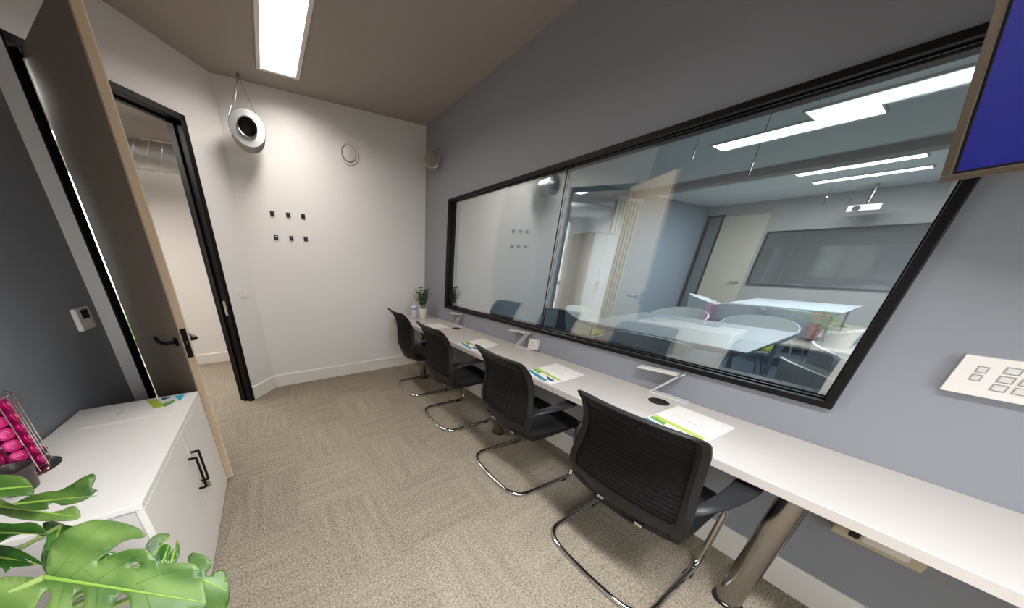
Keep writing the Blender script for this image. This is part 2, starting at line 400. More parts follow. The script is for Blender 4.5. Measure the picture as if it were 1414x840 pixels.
# corridor window (glazed, full height)
w = struct(thing('window_1', 'tall glazed corridor window seen through the hinge gap of the open door', 'window'))
for nm in ('label', 'category'): pass
bm = bmesh.new()
for a, b_ in ((-2.75, -2.70), (-1.50, -1.45), (-2.13, -2.08)): box(bm, a, b_, 4.89, 4.97, 0, 2.35)
box(bm, -2.75, -1.45, 4.89, 4.97, 2.30, 2.35); box(bm, -2.75, -1.45, 4.89, 4.97, 0, .06); box(bm, -2.75, -1.45, 4.89, 4.97, .9, .96)
link('window_frame', bm, 'light_frame', w); link('pane', B(-2.70, -1.50, 4.92, 4.928, .06, 2.30), 'clear', w)
o = link('ground', B(-12, 6, 5.0, 22, -.12, -.05), 'outside_ground'); struct(o)
bm = bmesh.new()
for i in range(46):
    a = random.random() * 2 * PI; r = .25 * random.random() ** .5
    bmesh.ops.create_icosphere(bm, subdivisions=1, radius=.09 + .05 * random.random(), matrix=Matrix.Translation((-2.3 + r * math.cos(a), 6.2 + r * math.sin(a), -.05 + .55 * random.random() + .1)))
tag(link('outdoor_shrub', bm, 'hedge'), 'small green shrub outside the corridor window, glimpsed through the door hinge gap', 'shrub')

# ------------------------------------------------------------------ diagonal doorway frame and open door
dr = struct(thing('door_1', 'black door frame in the diagonal white wall with a strike plate', 'doorway'))
bm = bmesh.new(); FT = .045
for (a, b_) in ((S0, S0 + FT), (S1 - FT, S1)):
    box(bm, a, b_, -.012, .135, 0, DH, DM)
box(bm, S0, S1, -.012, .135, DH - FT, DH, DM)
for (a, b_) in ((S0 + FT, S0 + FT + .015), (S1 - FT - .015, S1 - FT)): box(bm, a, b_, .055, .075, 0, DH - FT, DM)
box(bm, S0 + FT, S1 - FT, .055, .075, DH - FT - .015, DH - FT, DM)
link('door_frame', bm, 'black_frame', dr, bevel=.003)
o = link('strike_plate', B(S1 - FT - .003, S1 - FT + .001, .005, .035, .93, 1.07, DM), 'steel', dr); o['label'] = 'silver strike plate'
HG = D(S0 + FT + .022, .018, 0)          # hinge-side corner of the dark face
LT = Vector((-.493, 1.954, 0)); dd = (LT - HG).normalized(); DL = (LT - HG).length
PD = Vector((-dd.y, dd.x, 0))             # across thickness towards pale face
if PD.x < 0: PD = -PD
DT = .046
DMx = Matrix(((dd.x, PD.x, 0, HG.x), (dd.y, PD.y, 0, HG.y), (0, 0, 1, 0), (0, 0, 0, 1)))
door = thing('open_door', 'tall open door, dark brown face and pale oak edge, standing behind the white cabinet', 'door', HG)
def dpart(name, bm, m, **k):
    o = link(name, bm, m, **k); o.parent = door; o.matrix_parent_inverse = Matrix.Translation(-HG); return o
ZT = 2.425
o = dpart('dark_face', B(0, DL, -.0, .006, .008, ZT, DMx), 'dark_veneer')
o = dpart('pale_face', B(0, DL, DT - .006, DT, .008, ZT, DMx), 'pale_door')
o = dpart('oak_core', B(0.0, DL, .006, DT - .006, .008, ZT, DMx), 'oak')
lx = DL - .062; hz = .995
def lever(side):
    s = -1 if side < 0 else 1; y0 = 0 if s < 0 else DT
    bm = bmesh.new()
    lathe(bm, [(.026, 0), (.026, .008), (.022, .010)], DMx @ frame_of((lx, y0, hz), (0, s, 0)), 24)
    tube(bm, [DMx @ Vector(p) for p in fillet([(lx, y0, hz), (lx, y0 + s * .052, hz), (lx - .075, y0 + s * .058, hz + .002), (lx - .135, y0 + s * .05, hz + .012)], .016)], .0105, 12)
    return dpart('lever_handle', bm, 'black_frame', smooth=True)
lever(-1); lever(1)
dpart('latch_plate', B(DL - .001, DL + .0015, .009, .037, .905, 1.075, DMx), 'black_frame')
dpart('latch', B(DL + .0015, DL + .009, .017, .029, .985, 1.005, DMx), 'steel')
bm = lathe(bmesh.new(), [(.009, 0), (.009, .003)], DMx @ frame_of((DL * .46, 0, 1.555), (0, -1, 0)), 16); dpart('door_viewer', bm, 'steel')
for z in (.25, .9, 1.56, 2.2):
    bm = bmesh.new(); box(bm, -.022, .003, .012, .030, z - .05, z + .05, DMx)
    lathe(bm, [(.008, -.052), (.008, .052)], DMx @ Matrix.Translation((-.010, .012, z)), 12); dpart('hinge', bm, 'steel')

# light switch on the diagonal wall
def plate_on(mtx, w, h, name, label, extra):
    t = thing(name, label, 'switch'); link('faceplate', B(-w / 2, w / 2, 0, .009, -h / 2, h / 2, mtx), 'white_plastic', t, bevel=.002); extra(t, mtx); return t
def face_m(p, n):                          # local x horizontal along wall, y out of the wall, z up
    n = Vector(n).normalized(); x = n.cross(Vector((0, 0, 1))) ; z = Vector((0, 0, 1))
    return Matrix(((x.x, n.x, z.x, p[0]), (x.y, n.y, z.y, p[1]), (x.z, n.z, z.z, p[2]), (0, 0, 0, 1)))
def rocker(t, m): link('rocker', B(-.014, .014, .009, .014, -.02, .02, m), 'white_plastic', t, bevel=.001)
p = Vector((-.255, 3.376)); s = (p - LC).dot(U); pp = D(s, 0, 1.128)
plate_on(face_m(pp, (-NO.x, -NO.y, 0)), .086, .086, 'light_switch', 'white single light switch on the diagonal wall right of the doorway', rocker)

# ------------------------------------------------------------------ ceiling lights
def panel_light(name, x0, x1, y0, y1, z, label, m, fr=.03, group=None, watt=25, col=(1, .95, .90), spread=120):
    t = thing(name, label, 'light', ((x0 + x1) / 2, (y0 + y1) / 2, z), 0, group)
    hx, hy = (x1 - x0) / 2, (y1 - y0) / 2; bm = bmesh.new()
    box(bm, -hx, hx, -hy, -hy + fr, -.018, 0); box(bm, -hx, hx, hy - fr, hy, -.018, 0); box(bm, -hx, -hx + fr, -hy + fr, hy - fr, -.018, 0); box(bm, hx - fr, hx, -hy + fr, hy - fr, -.018, 0)
    link('light_frame', bm, 'light_frame', t, bevel=.002)
    link('diffuser', B(-hx + fr, hx - fr, -hy + fr, hy - fr, -.012, -.001), m, t)
    ld = bpy.data.lights.new('lamp', 'AREA'); ld.shape = 'RECTANGLE'; ld.size = 2 * (hx - fr); ld.size_y = 2 * (hy - fr); ld.energy = watt; ld.color = col; ld.spread = math.radians(spread)
    lo_ = bpy.data.objects.new('lamp', ld); COL.objects.link(lo_); lo_.parent = t; lo_.location = (0, 0, -.014); return t
panel_light('ceiling_light', .203, .523, 2.03, 3.24, CZ, 'long bright white light panel on the ceiling of the near room', 'light', watt=15, col=(1, .955, .925), spread=156)
panel_light('ceiling_light', .203, .523, -.9, .3, CZ, 'unseen second light panel added above the camera to brighten the near end', 'light', watt=42, col=(.94, .96, 1), spread=104)  # unseen panel, added to brighten the near end of the room

# ------------------------------------------------------------------ observation window
w = struct(thing('window_2', 'long black framed double glazed window looking into the next room', 'window'))
bm = bmesh.new(); F = .026
def fr(bm, y0, y1, z0, z1, f, xa, xb):
    box(bm, xa, xb, y0, y1, z0, z0 + f); box(bm, xa, xb, y0, y1, z1 - f, z1); box(bm, xa, xb, y0, y0 + f, z0 + f, z1 - f); box(bm, xa, xb, y1 - f, y1, z0 + f, z1 - f)
fr(bm, WY0, WY1, WZ0, WZ1, F, WX - .022, WX + .012)
fr(bm, WY0 + .004, WY1 - .004, WZ0 + .004, WZ1 - .004, .012, WX + .012, WX + .138)
link('window_frame', bm, 'bronze', w, bevel=.003)
bm = bmesh.new(); fr(bm, WY0 + .016, WY1 - .016, WZ0 + .016, WZ1 - .016, .016, WX + .014, WX + .026); fr(bm, WY0 + .016, WY1 - .016, WZ0 + .016, WZ1 - .016, .016, WX + .060, WX + .120)
link('glazing_bead', bm, 'black_frame', w)
MY = 1.535
for nm, x, m in (('pane', WX + .030, 'glass1'), ('pane', WX + .054, 'glass2')):
    for a, b_ in ((WY0 + .018, MY - .002), (MY + .002, WY1 - .018)):
        bm = bmesh.new(); vs = [bm.verts.new(v) for v in ((x, a, WZ0 + .018), (x, b_, WZ0 + .018), (x, b_, WZ1 - .018), (x, a, WZ1 - .018))]; bm.faces.new(vs)
        link('pane', bm, m, w)
for x in (WX + .030, WX + .054): link('glass_joint', B(x - .004, x + .004, MY - .0022, MY + .0022, WZ0 + .018, WZ1 - .018), 'black', w)

# ------------------------------------------------------------------ desk
DZ = .730; DX = 1.416
desk = thing('wall_desk', 'long white desktop running along the grey wall under the window', 'desk', (WX, 1.0, 0))
def dk(name, bm, m, **k):
    o = link(name, bm, m, **k); o.parent = desk; o.matrix_parent_inverse = Matrix.Translation((-WX, -1.0, 0)); return o
dk('worktop', B(DX, WX - .001, -1.4, BY - .001, DZ - .036, DZ), 'desk', bevel=.0025)
dk('edge_strip', B(DX - .0015, DX + .0005, -1.4, BY - .001, DZ - .035, DZ - .0015), 'desk_edge')
for y in (2.96, 1.53, .03, -1.2):
    bm = bmesh.new(); T = Matrix.Translation((1.605, y, 0))
    lathe(bm, [(.048, 0.001), (.048, .012), (.040, .014), (.040, DZ - .045), (.055, DZ - .043), (.055, DZ - .037)], T, 32)
    lg = dk('leg', bm, 'steel', smooth=True)
    lg2 = link('foot_cap', lathe(bmesh.new(), [(.0485, .0012), (.0485, .013)], T, 32), 'black_plastic', smooth=True); lg2.parent = lg; lg2.matrix_parent_inverse = Matrix.Translation((-WX, -1.0, 0)).inverted() @ Matrix.Translation((-WX, -1.0, 0))
    lg2.matrix_parent_inverse = Matrix.Identity(4); 
for (x, y, lab) in ((1.768, .568, 'black round cable grommet in the desk beside the nearest desk lamp'), (1.777, 2.507, 'black round cable grommet in the desk beside the farthest desk lamp')):
    bm = lathe(bmesh.new(), [(.0, .0), (.036, .0), (.040, .0025), (.043, .0035), (.046, .0015), (.046, 0)], Matrix.Translation((x, y, DZ + .0003)), 36, cap=False)
    o = dk('cable_grommet', bm, 'black', smooth=True)

# desk lamps (Z shaped)
def make_lamp(first=True):
    t = thing('desk_lamp', 'x', 'lamp')
    link('base', B(-.026, .026, -.10, .07, 0, .011), 'white_metal', t, bevel=.003)
    A0, A1 = Vector((0, .062, .010)), Vector((0, -.035, .142)); d = (A1 - A0).normalized(); n = Vector((1, 0, 0)).cross(d)
    m = Matrix(((1, n.x, d.x, A0.x), (0, n.y, d.y, A0.y), (0, n.z, d.z, A0.z), (0, 0, 0, 1)))
    bm = bmesh.new(); Ln = (A1 - A0).length; box(bm, -.024, -.012, -.004, .004, 0, Ln, m); box(bm, .012, .024, -.004, .004, 0, Ln, m); link('arm', bm, 'white_metal', t, bevel=.0015)
    H0, H1 = A1, Vector((0, .155, .128)); d = (H1 - H0).normalized(); n = Vector((1, 0, 0)).cross(d)
    m = Matrix(((1, n.x, d.x, H0.x), (0, n.y, d.y, H0.y), (0, n.z, d.z, H0.z), (0, 0, 0, 1)))
    hd = link('lamp_head', B(-.027, .027, -.005, .006, -.008, Ln + .035, m), 'white_metal', t, bevel=.0025)
    link('lamp_diffuser', B(-.020, .020, .006, .0075, .02, Ln + .02, m), 'white_plastic', hd)
    lathe_m = frame_of((0, A1.y, A1.z), (1, 0, 0)); link('hinge', lathe(bmesh.new(), [(.007, -.028), (.007, .028)], lathe_m, 16), 'chrome', t, smooth=True)
    return t
lampo = make_lamp()
for i, (y, lab) in enumerate(((.585, 'white folding desk lamp nearest the camera, beside the black grommet and largest folder'),
                              (1.628, 'white folding desk lamp beside the white wall socket'),
                              (2.60, 'white folding desk lamp nearest the far plant pot'))):
    o = lampo if i == 0 else copy_tree(lampo)
    o.location = (1.872, y, DZ + .0005); o['label'] = lab; o['group'] = 'folding desk lamps along the desk'

# folders
def folder(name, pts, z, label, group, art, lines):
    """pts: four corners; art polygons in (u,v) 0..1 from corner0, u to corner1, v to corner3"""
    t = thing(name, label, 'folder', (pts[0][0], pts[0][1], z), 0, group)
    P0, P1, P3 = Vector(pts[0]), Vector(pts[1]), Vector(pts[3]); P2 = Vector(pts[2])
    def f(u, v): return (P0 * (1 - u) * (1 - v) + P1 * u * (1 - v) + P2 * u * v + P3 * (1 - u) * v) - P0
    link('cover', prism(bmesh.new(), [tuple(f(*q)) for q in ((0, 0), (1, 0), (1, 1), (0, 1))], 0, .0035), 'paper', t)
    for k, (m, poly) in enumerate(art):
        link('printed_shape', prism(bmesh.new(), [tuple(f(*q)) for q in poly], .0035, .0039 + .0001 * k), m, t)
    bm = bmesh.new()
    for (u0, v0, u1, v1) in lines: prism(bm, [tuple(f(*q)) for q in ((u0, v0), (u1, v0), (u1, v1), (u0, v1))], .0035, .0038)
    link('printed_text', bm, 'text', t)
    return t
# u runs from the wall-side towards the viewer's left edge; v towards the printed end
art_d = [('lime', [(.04, .66), (.96, .60), (.98, .68), (.10, .73)]), ('green', [(.70, .70), (.97, .68), (.98, .74), (.66, .80)]),
         ('navy', [(.08, .80), (.42, .75), (.30, .86), (.14, .88)]), ('teal', [(.20, .91), (.52, .86), (.98, .80), (.98, .88), (.40, .98), (.24, .98)])]
def txt(u0, u1, v, n):
    r = []; du = (u1 - u0) / n
    for i in range(n):
        if i % 5 != 4: r.append((u0 + i * du, v, u0 + i * du + du * .66, v + (.018 if i % 3 else .026)))
    return r
# corner order: back-right, back-left, front-left, front-right  (as seen from the chairs)
fp = [((1.735 + .09, .25), (1.846, .492), (1.461, .498), (1.449, .275))]
folder('document_folder', [(1.776, .274), (1.805, .495), (1.438, .515), (1.420, .290)], DZ + .0003, 'white folder with green and blue print behind the nearest chair', 'printed folders on the desk', art_d, txt(.3, .8, .38, 16))
folder('document_folder', [(1.765, .990), (1.792, 1.225), (1.445, 1.225), (1.425, .985)], DZ + .0003, 'white folder with green and blue print behind the second nearest chair', 'printed folders on the desk', art_d, txt(.3, .8, .38, 16))
folder('document_folder', [(1.750, 1.790), (1.763, 2.030), (1.430, 1.985), (1.428, 1.745)], DZ + .0003, 'white folder with green and blue print behind the third nearest chair', 'printed folders on the desk', art_d, txt(.3, .8, .38, 16))
folder('document_folder', [(1.735, 2.590), (1.745, 2.830), (1.425, 2.800), (1.430, 2.550)], DZ + .0003, 'white folder with faint blue print beside the farthest chair', 'printed folders on the desk', art_d, txt(.3, .8, .38, 16))

# ------------------------------------------------------------------ chairs
def make_chair():
    t = thing('cantilever_chair', 'x', 'chair')
    prof = [(-.200, .428), (-.224, .457), (-.240, .50), (-.250, .56), (-.246, .64), (-.245, .72), (-.262, .80), (-.300, .87), (-.345, .92), (-.372, .945)]
    hw = [.185, .215, .232, .236, .226, .216, .213, .214, .213, .205]
    def pt(s, w):   # s 0..1 height, w -1..1
        k = s * (len(prof) - 1); i = min(int(k), len(prof) - 2); f = k - i
        x = prof[i][0] * (1 - f) + prof[i + 1][0] * f; z = prof[i][1] * (1 - f) + prof[i + 1][1] * f; h = hw[i] * (1 - f) + hw[i + 1] * f
        curve = .045 * (1 - .35 * s)
        return Vector((x - curve * (1 - w * w) + .02, w * h, z))
    # ring band around the back
    ring_o = []; ring_i = []
    def loop(margin_s, margin_w, margin_b, rc):
        pts = []; s0, s1, w = margin_b, 1 - margin_s, 1 - margin_w; n = 10
        seg = []
        def corner(cs, cw, a0):
            for k in range(n + 1):
                a = a0 + (PI / 2) * k / n; seg.append((cs + rc * math.sin(a) * 1.0, cw + rc * math.cos(a) * 1.6))
        corner(s1 - rc, w - rc * 1.6, 0); corner(s1 - rc, -(w - rc * 1.6), PI / 2); corner(s0 + rc, -(w - rc * 1.6), PI); corner(s0 + rc, w - rc * 1.6, 3 * PI / 2)
        # densify straight runs
        out = []
        for i in range(len(seg)):
            a, b_ = seg[i], seg[(i + 1) % len(seg)]; d = math.hypot(b_[0] - a[0], (b_[1] - a[1]) * .5)
            m_ = max(1, int(d / .04)); out += [(a[0] + (b_[0] - a[0]) * k / m_, a[1] + (b_[1] - a[1]) * k / m_) for k in range(m_)]
        return out
    lo = loop(0, 0, 0, .07); 
    def inner(q):
        s, w_ = q
        return (.26 + (s) * (1 - .26 - .055), w_ * (1 - .155))
    bm = bmesh.new(); R = []
    for q in lo:
        a, b_ = pt(*q), pt(*inner(q)); ds = Vector((.016, 0, 0))
        mid = (a + b_) / 2
        R.append([bm.verts.new(v) for v in (a + ds * .3, mid + ds, b_ + ds * .35, b_ - ds * .35, mid - ds, a - ds * .3)])
    N = len(R)
    for i in range(N):
        for k in range(6): bm.faces.new((R[i][k], R[i][(k + 1) % 6], R[(i + 1) % N][(k + 1) % 6], R[(i + 1) % N][k]))
    bf = link('back_frame', bm, 'black_plastic', t, smooth=True)
    me = bf.data
    for s_, w_ in ((.11, .20), ):
        c = pt(s_, w_); link('badge', B(c.x - .018, c.x - .008, c.y - .014, c.y + .014, c.z - .007, c.z + .007), 'chrome', bf, bevel=.001)
    # mesh
    def ms(u, v):
        s, w_ = inner((u, (v * 2 - 1))); 
        return pt(s, w_) + Vector((.002, 0, 0))
    bm = sheet(bmesh.new(), ms, 24, 18, .003); link('backrest_mesh', bm, 'mesh', t, smooth=True)
    # lumbar slats lines near top
    bm = bmesh.new()
    for k in range(5):
        s = .80 + k * .030
        tube(bm, [pt(s, w_ / 10) + Vector((-.006, 0, 0)) for w_ in range(-8, 9, 2)], .0028, 6)
    link('backrest_ribs', bm, 'black_plastic', t, smooth=True)
    # seat
    def seat_fn(top):
        def f(u, v):
            x = -.205 + u * .475; w_ = v * 2 - 1; half = .238 - .02 * (1 - u) ** 2
            e_ = (1 - abs(w_) ** 6) * (1 - abs(2 * u - 1) ** 8)
            sq = 1 - .10 * abs(w_) ** 4 * (abs(2 * u - 1) ** 6)
            z = .448 + (.030 * e_ if top else -.026 * e_) - .015 * max(0, u - .8) * 5
            return Vector((x + .0, w_ * half * sq, z))
        return f
    bm = bmesh.new(); n = 18; G = {}
    for top in (0, 1):
        for i in range(n + 1):
            for j in range(n + 1): G[top, i, j] = bm.verts.new(seat_fn(top)(i / n, j / n))
    for top in (0, 1):
        for i in range(n):
            for j in range(n): bm.faces.new((G[top, i, j], G[top, i + 1, j], G[top, i + 1, j + 1], G[top, i, j + 1]))
    bmesh.ops.remove_doubles(bm, verts=bm.verts, dist=.0004)
    st = link('seat', bm, 'seat_fabric', t, smooth=True)
    link('badge', B(-.240, -.229, -.118, -.090, .424, .437), 'chrome', st, bevel=.001)
    def pan(u, v):
        w_ = v * 2 - 1; x = -.230 + u * .45 + .045 * w_ * w_ * (1 - u); z = .434 - .026 * math.sin(min(1, u * 3.2) * PI / 2) * (1 - .75 * abs(w_) ** 4) + .012 * u
        return Vector((x, w_ * (.222 + .006 * u), z))
    link('seat_pan', sheet(bmesh.new(), pan, 16, 14, .030), 'black_plastic', t, smooth=True)
    # connector between back and seat
    bm = bmesh.new(); box(bm, -.235, -.12, -.09, .09, .405, .425); link('back_bracket', bm, 'black_plastic', t, bevel=.008)
    # arms
    for s in (-1, 1):
        path = [Vector(p) for p in ((-.232, s * .205, .590), (-.215, s * .228, .618), (-.175, s * .248, .638), (-.115, s * .264, .650), (-.045, s * .274, .660), (.025, s * .278, .668), (.078, s * .276, .673))]
        wd = [.015, .018, .023, .029, .034, .038, .037]; th = [.012, .012, .011, .009, .008, .008, .007]
        path = [Vector((p.x, p.y, p.z)) for p in path]
        bm = bmesh.new(); rings = []
        for i, p_ in enumerate(path):
            tg = (path[min(i + 1, 6)] - path[max(i - 1, 0)]).normalized()
            side = Vector((0, 1, 0)); side = (side - tg * side.dot(tg)).normalized(); up = tg.cross(side)
            if up.z < 0: up = -up
            if i < 2:
                side2 = side
            rings.append([bm.verts.new(p_ + side * wd[i] * math.cos(a) + up * th[i] * math.copysign(abs(math.sin(a)) ** .7, math.sin(a))) for a in [2 * PI * k / 14 for k in range(14)]])
        for i in range(6):
            for k in range(14): bm.faces.new((rings[i][k], rings[i][(k + 1) % 14], rings[i + 1][(k + 1) % 14], rings[i + 1][k]))
        bm.faces.new(rings[0][::-1]); bm.faces.new(rings[-1])
        o = link('armrest', bm, 'arm_plastic', t, smooth=True); sb = o.modifiers.new('s', 'SUBSURF'); sb.levels = sb.render_levels = 1
    # cantilever tube
    r = .0125
    P = [(-.10, .16, .418), (.16, .20, .412), (.262, .238, .40), (.262, .240, r + .001), (-.262, .240, r + .001), (-.285, .0, r + .001), (-.262, -.240, r + .001), (.262, -.240, r + .001), (.262, -.238, .40), (.16, -.20, .412), (-.10, -.16, .418)]
    rad = [0, .06, .07, .07, .12, .30, .12, .07, .07, .06, 0]
    tb = link('sled_frame', tube(bmesh.new(), fillet(P, rad, 10), r, 14), 'chrome', t, smooth=True)
    for s in (-1, 1):
        link('glide', B(.15, .19, s * .240 - .016, s * .240 + .016, .0005, .018), 'black_plastic', tb, bevel=.004)
        link('clamp', B(.17, .25, s * .215 - .022, s * .215 + .022, .398, .424), 'steel', tb, bevel=.005)
    return t
ch = make_chair()
for i, (x, y, rz, lab) in enumerate(((1.415, .405, 0, 'black mesh cantilever chair nearest the camera, largest in view'),
                                (1.447, 1.125, -3, 'second black mesh chair from the camera, beside the steel desk leg'),
                                (1.445, 1.957, -1, 'third black mesh chair from the camera, before the farthest one'),
                                (1.482, 2.72, -2, 'farthest black mesh chair, beside the white back wall'))):
    o = ch if i == 0 else copy_tree(ch)
    o.location = (x, y, 0); o.rotation_euler = (0, 0, math.radians(rz)); o['label'] = lab; o['group'] = 'black cantilever chairs along the desk'

# ------------------------------------------------------------------ plant and bottle on the far desk end
pt_ = thing('potted_palm', 'small dark green palm in a white pot on the far desk corner', 'plant', (1.718, 3.19, DZ + .0005))
pot = link('pot', lathe(bmesh.new(), [(.0, 0), (.036, 0), (.038, .004), (.047, .105), (.052, .106), (.053, .132), (.047, .132), (.044, .118), (0, .118)], None, 32, cap=False), 'pot', pt_, smooth=True)
link('soil', lathe(bmesh.new(), [(0, .119), (.043, .119), (.043, .1185)], None, 24, cap=False), 'soil', pot)
for k in range(13):
    a = k * 2.4 + .3; lean = .15 + .65 * ((k * 7) % 13) / 13; hgt = .23 - .07 * lean + .03 * ((k * 5) % 3)
    bm = bmesh.new(); spine = []
    for i in range(8):
        f = i / 7; rr = .015 + lean * .14 * f ** 1.6; spine.append(Vector((rr * math.cos(a), rr * math.sin(a), .118 + hgt * (f - .12 * lean * f * f))))
    tube(bm, spine, [.002 - .0012 * i / 7 for i in range(8)], 5)
    for i in range(2, 8):
        for s in (-1, 1):
            tg = (spine[i] - spine[i - 1]).normalized(); sd = tg.cross(Vector((0, 0, 1))).normalized() * s
            dr_ = (sd * .8 + tg * .7 + Vector((0, 0, -.15 + .1 * random.random()))).normalized(); Ln = .062 * (1 - .35 * abs(i - 4) / 4); wv = tg.cross(dr_).cross(dr_).normalized() * .0085
            p0 = spine[i]; c1 = p0 + dr_ * Ln * .45; c2 = p0 + dr_ * Ln + Vector((0, 0, -.010))
            v = [bm.verts.new(q) for q in (p0, c1 + wv, c2, c1 - wv)]; bm.faces.new(v)
    o = link('frond', bm, 'palm', pt_); sm = o.modifiers.new('t', 'SOLIDIFY'); sm.thickness = .0008
bt = thing('sanitiser_bottle', 'tall frosted white bottle standing beside the potted palm', 'bottle', (1.612, 3.235, DZ + .0005))
link('bottle_body', lathe(bmesh.new(), [(0, 0), (.031, 0), (.034, .004), (.034, .150), (.030, .165), (.014, .172), (.014, .184), (0, .184)], None, 28, cap=False), 'bottle', bt, smooth=True)
link('cap', lathe(bmesh.new(), [(0, .1845), (.016, .1845), (.016, .205), (0, .205)], None, 20, cap=False), 'white_plastic', bt, smooth=True)
o = link('printed_label', lathe(bmesh.new(), [(.0345, .118), (.0345, .138)], None, 28, cap=False), 'label_blue', bt)

# ------------------------------------------------------------------ things on walls
# six black cable covers
SQ = [(.151, 1.870), (.298, 1.866), (.440, 1.863), (.147, 1.652), (.295, 1.650), (.436, 1.648)]
nm = ['top left', 'top middle', 'top right', 'bottom left', 'bottom middle', 'bottom right']
so = None
for (x, z), w_ in zip(SQ, nm):
    if so is None:
        so = thing('wall_hook', 'x', 'wall hook'); link('plate', B(-.020, .020, -.012, 0, -.022, .022), 'black', so, bevel=.003)
        link('stud', lathe(bmesh.new(), [(.006, 0), (.006, .012), (.004, .014)], frame_of((0, -.012, .008), (0, -1, 0)), 14), 'steel', so, smooth=True); o = so
    else: o = copy_tree(so)
    o.location = (x, BY, z); o['label'] = 'small square black wall hook, %s of the six on the back wall' % w_; o['group'] = 'six small black hooks on the back wall'
# round vent
vt = thing('round_wall_vent', 'round white vent disc high on the back wall', 'vent', (.985, BY, 2.480))
vm = frame_of((0, 0, 0), (0, -1, 0))
link('outer_ring', lathe(bmesh.new(), [(.104, 0), (.104, .008), (.096, .014), (.080, .012), (.076, .002)], vm, 48, cap=False), 'light_frame', vt, smooth=True)
link('backing', lathe(bmesh.new(), [(0, .0015), (.077, .0015)], vm, 40, cap=False), 'black', vt)
link('centre_disc', lathe(bmesh.new(), [(.070, .003), (.071, .016), (.060, .021), (0, .023)], vm, 48, cap=False), 'light_frame', vt, smooth=True)
# speaker on the grey wall
sp = thing('wall_speaker', 'small round cream speaker on a bracket high on the grey wall', 'speaker', (WX, 3.25, 2.46))
ax = Vector((-.62, -.78, -.12)).normalized(); c = Vector((-.125, -.10, .0)); sm_ = frame_of(c, ax)
bd = link('speaker_body', lathe(bmesh.new(), [(0, -.075), (.03, -.07), (.062, -.045), (.080, -.01), (.083, .0), (.078, .006)], sm_, 36, cap=False), 'light_frame', sp, smooth=True)
bd.data.transform(Matrix.Identity(4))
o = link('speaker_grille', lathe(bmesh.new(), [(.079, .005), (.060, .015), (.030, .020), (0, .021)], sm_, 36, cap=False), 'grille', sp, smooth=True)
bm = bmesh.new(); box(bm, -.016, -.001, -.035, .035, -.045, .055); tube(bm, fillet([(-.01, 0, 0), (-.06, 0, 0), tuple(c - ax * .06)], .02), .011, 10)
link('wall_bracket', bm, 'white_plastic', sp, bevel=.002)
# duct fan hanging from ceiling
fn = thing('duct_fan', 'round silver duct fan hanging on thin wires in front of the diagonal wall corner', 'fan', (.063, 3.20, 2.445))
fm = frame_of((0, 0, 0), (0, 1, 0))
link('front_flange', lathe(bmesh.new(), [(.066, .010), (.066, .0), (.128, .0), (.132, .004), (.130, .014), (.10, .016)], fm, 48, cap=False), 'galv', fn, smooth=True)
bm = lathe(bmesh.new(), [(.068, -.030), (.071, -.032), (.071, .0), (.071, .012), (.064, .012), (.064, -.028), (.068, -.030)], fm, 48, cap=False); link('inlet_collar', bm, 'steel', fn, smooth=True)
link('inner_cowl', lathe(bmesh.new(), [(.064, .0), (.060, .06), (.030, .09), (0, .095)], fm, 40, cap=False), 'hole', fn, smooth=True)
prof = [(.118, .014)]
for k in range(14): z = .02 + k * .012; prof += [(.121, z), (.126, z + .004), (.121, z + .008)]
prof += [(.118, .19), (.0, .192)]
link('fan_body', lathe(bmesh.new(), prof, fm, 48, cap=False), 'galv', fn, smooth=True)
bm = bmesh.new(); hk = Vector((.067 - .063, 3.413 - 3.20, CZ - 2.445 - .0)); box(bm, hk.x - .012, hk.x + .012, hk.y - .012, hk.y + .012, hk.z - .022, hk.z - .0005)
link('ceiling_hook', bm, 'steel', fn)
for tp in ((-.118, .012, .062), (.10, .10, .088), (-.10, .17, .075)):
    link('suspension_wire', tube(bmesh.new(), [hk - Vector((0, 0, .015)), Vector(tp)], .0016, 6), 'steel', fn)
# intercom
ic = thing('intercom_panel', 'white intercom with dark screen and keypad on the dark grey left wall', 'intercom', (LC.x, 2.328, 1.113))
link('housing', B(0, .024, -.073, .073, -.062, .062), 'white_plastic', ic, bevel=.005)
link('screen', B(.0235, .026, -.030, .040, .000, .050), 'black', ic)
for i in range(4):
    for j in range(2): link('key', B(.0235, .026, -.028 + i * .018, -.016 + i * .018, -.045 + j * .018, -.033 + j * .018), 'light_frame', ic)
link('speaker_slot', B(.0235, .0255, -.012, .024, .053, .057), 'grey_plastic', ic)
# socket above desk
sk = thing('wall_socket', 'white wall socket just above the desk beside the middle desk lamp', 'socket', (WX, 1.540, .785))
link('faceplate', B(-.030, 0, -.045, .045, -.043, .043), 'white_plastic', sk, bevel=.003)
bm = bmesh.new(); box(bm, -.0315, -.0295, -.003, .003, .008, .020); box(bm, -.0315, -.0295, -.016, -.008, -.012, -.006); box(bm, -.0315, -.0295, .008, .016, -.012, -.006)
link('socket_pins', bm, 'grey_plastic', sk)
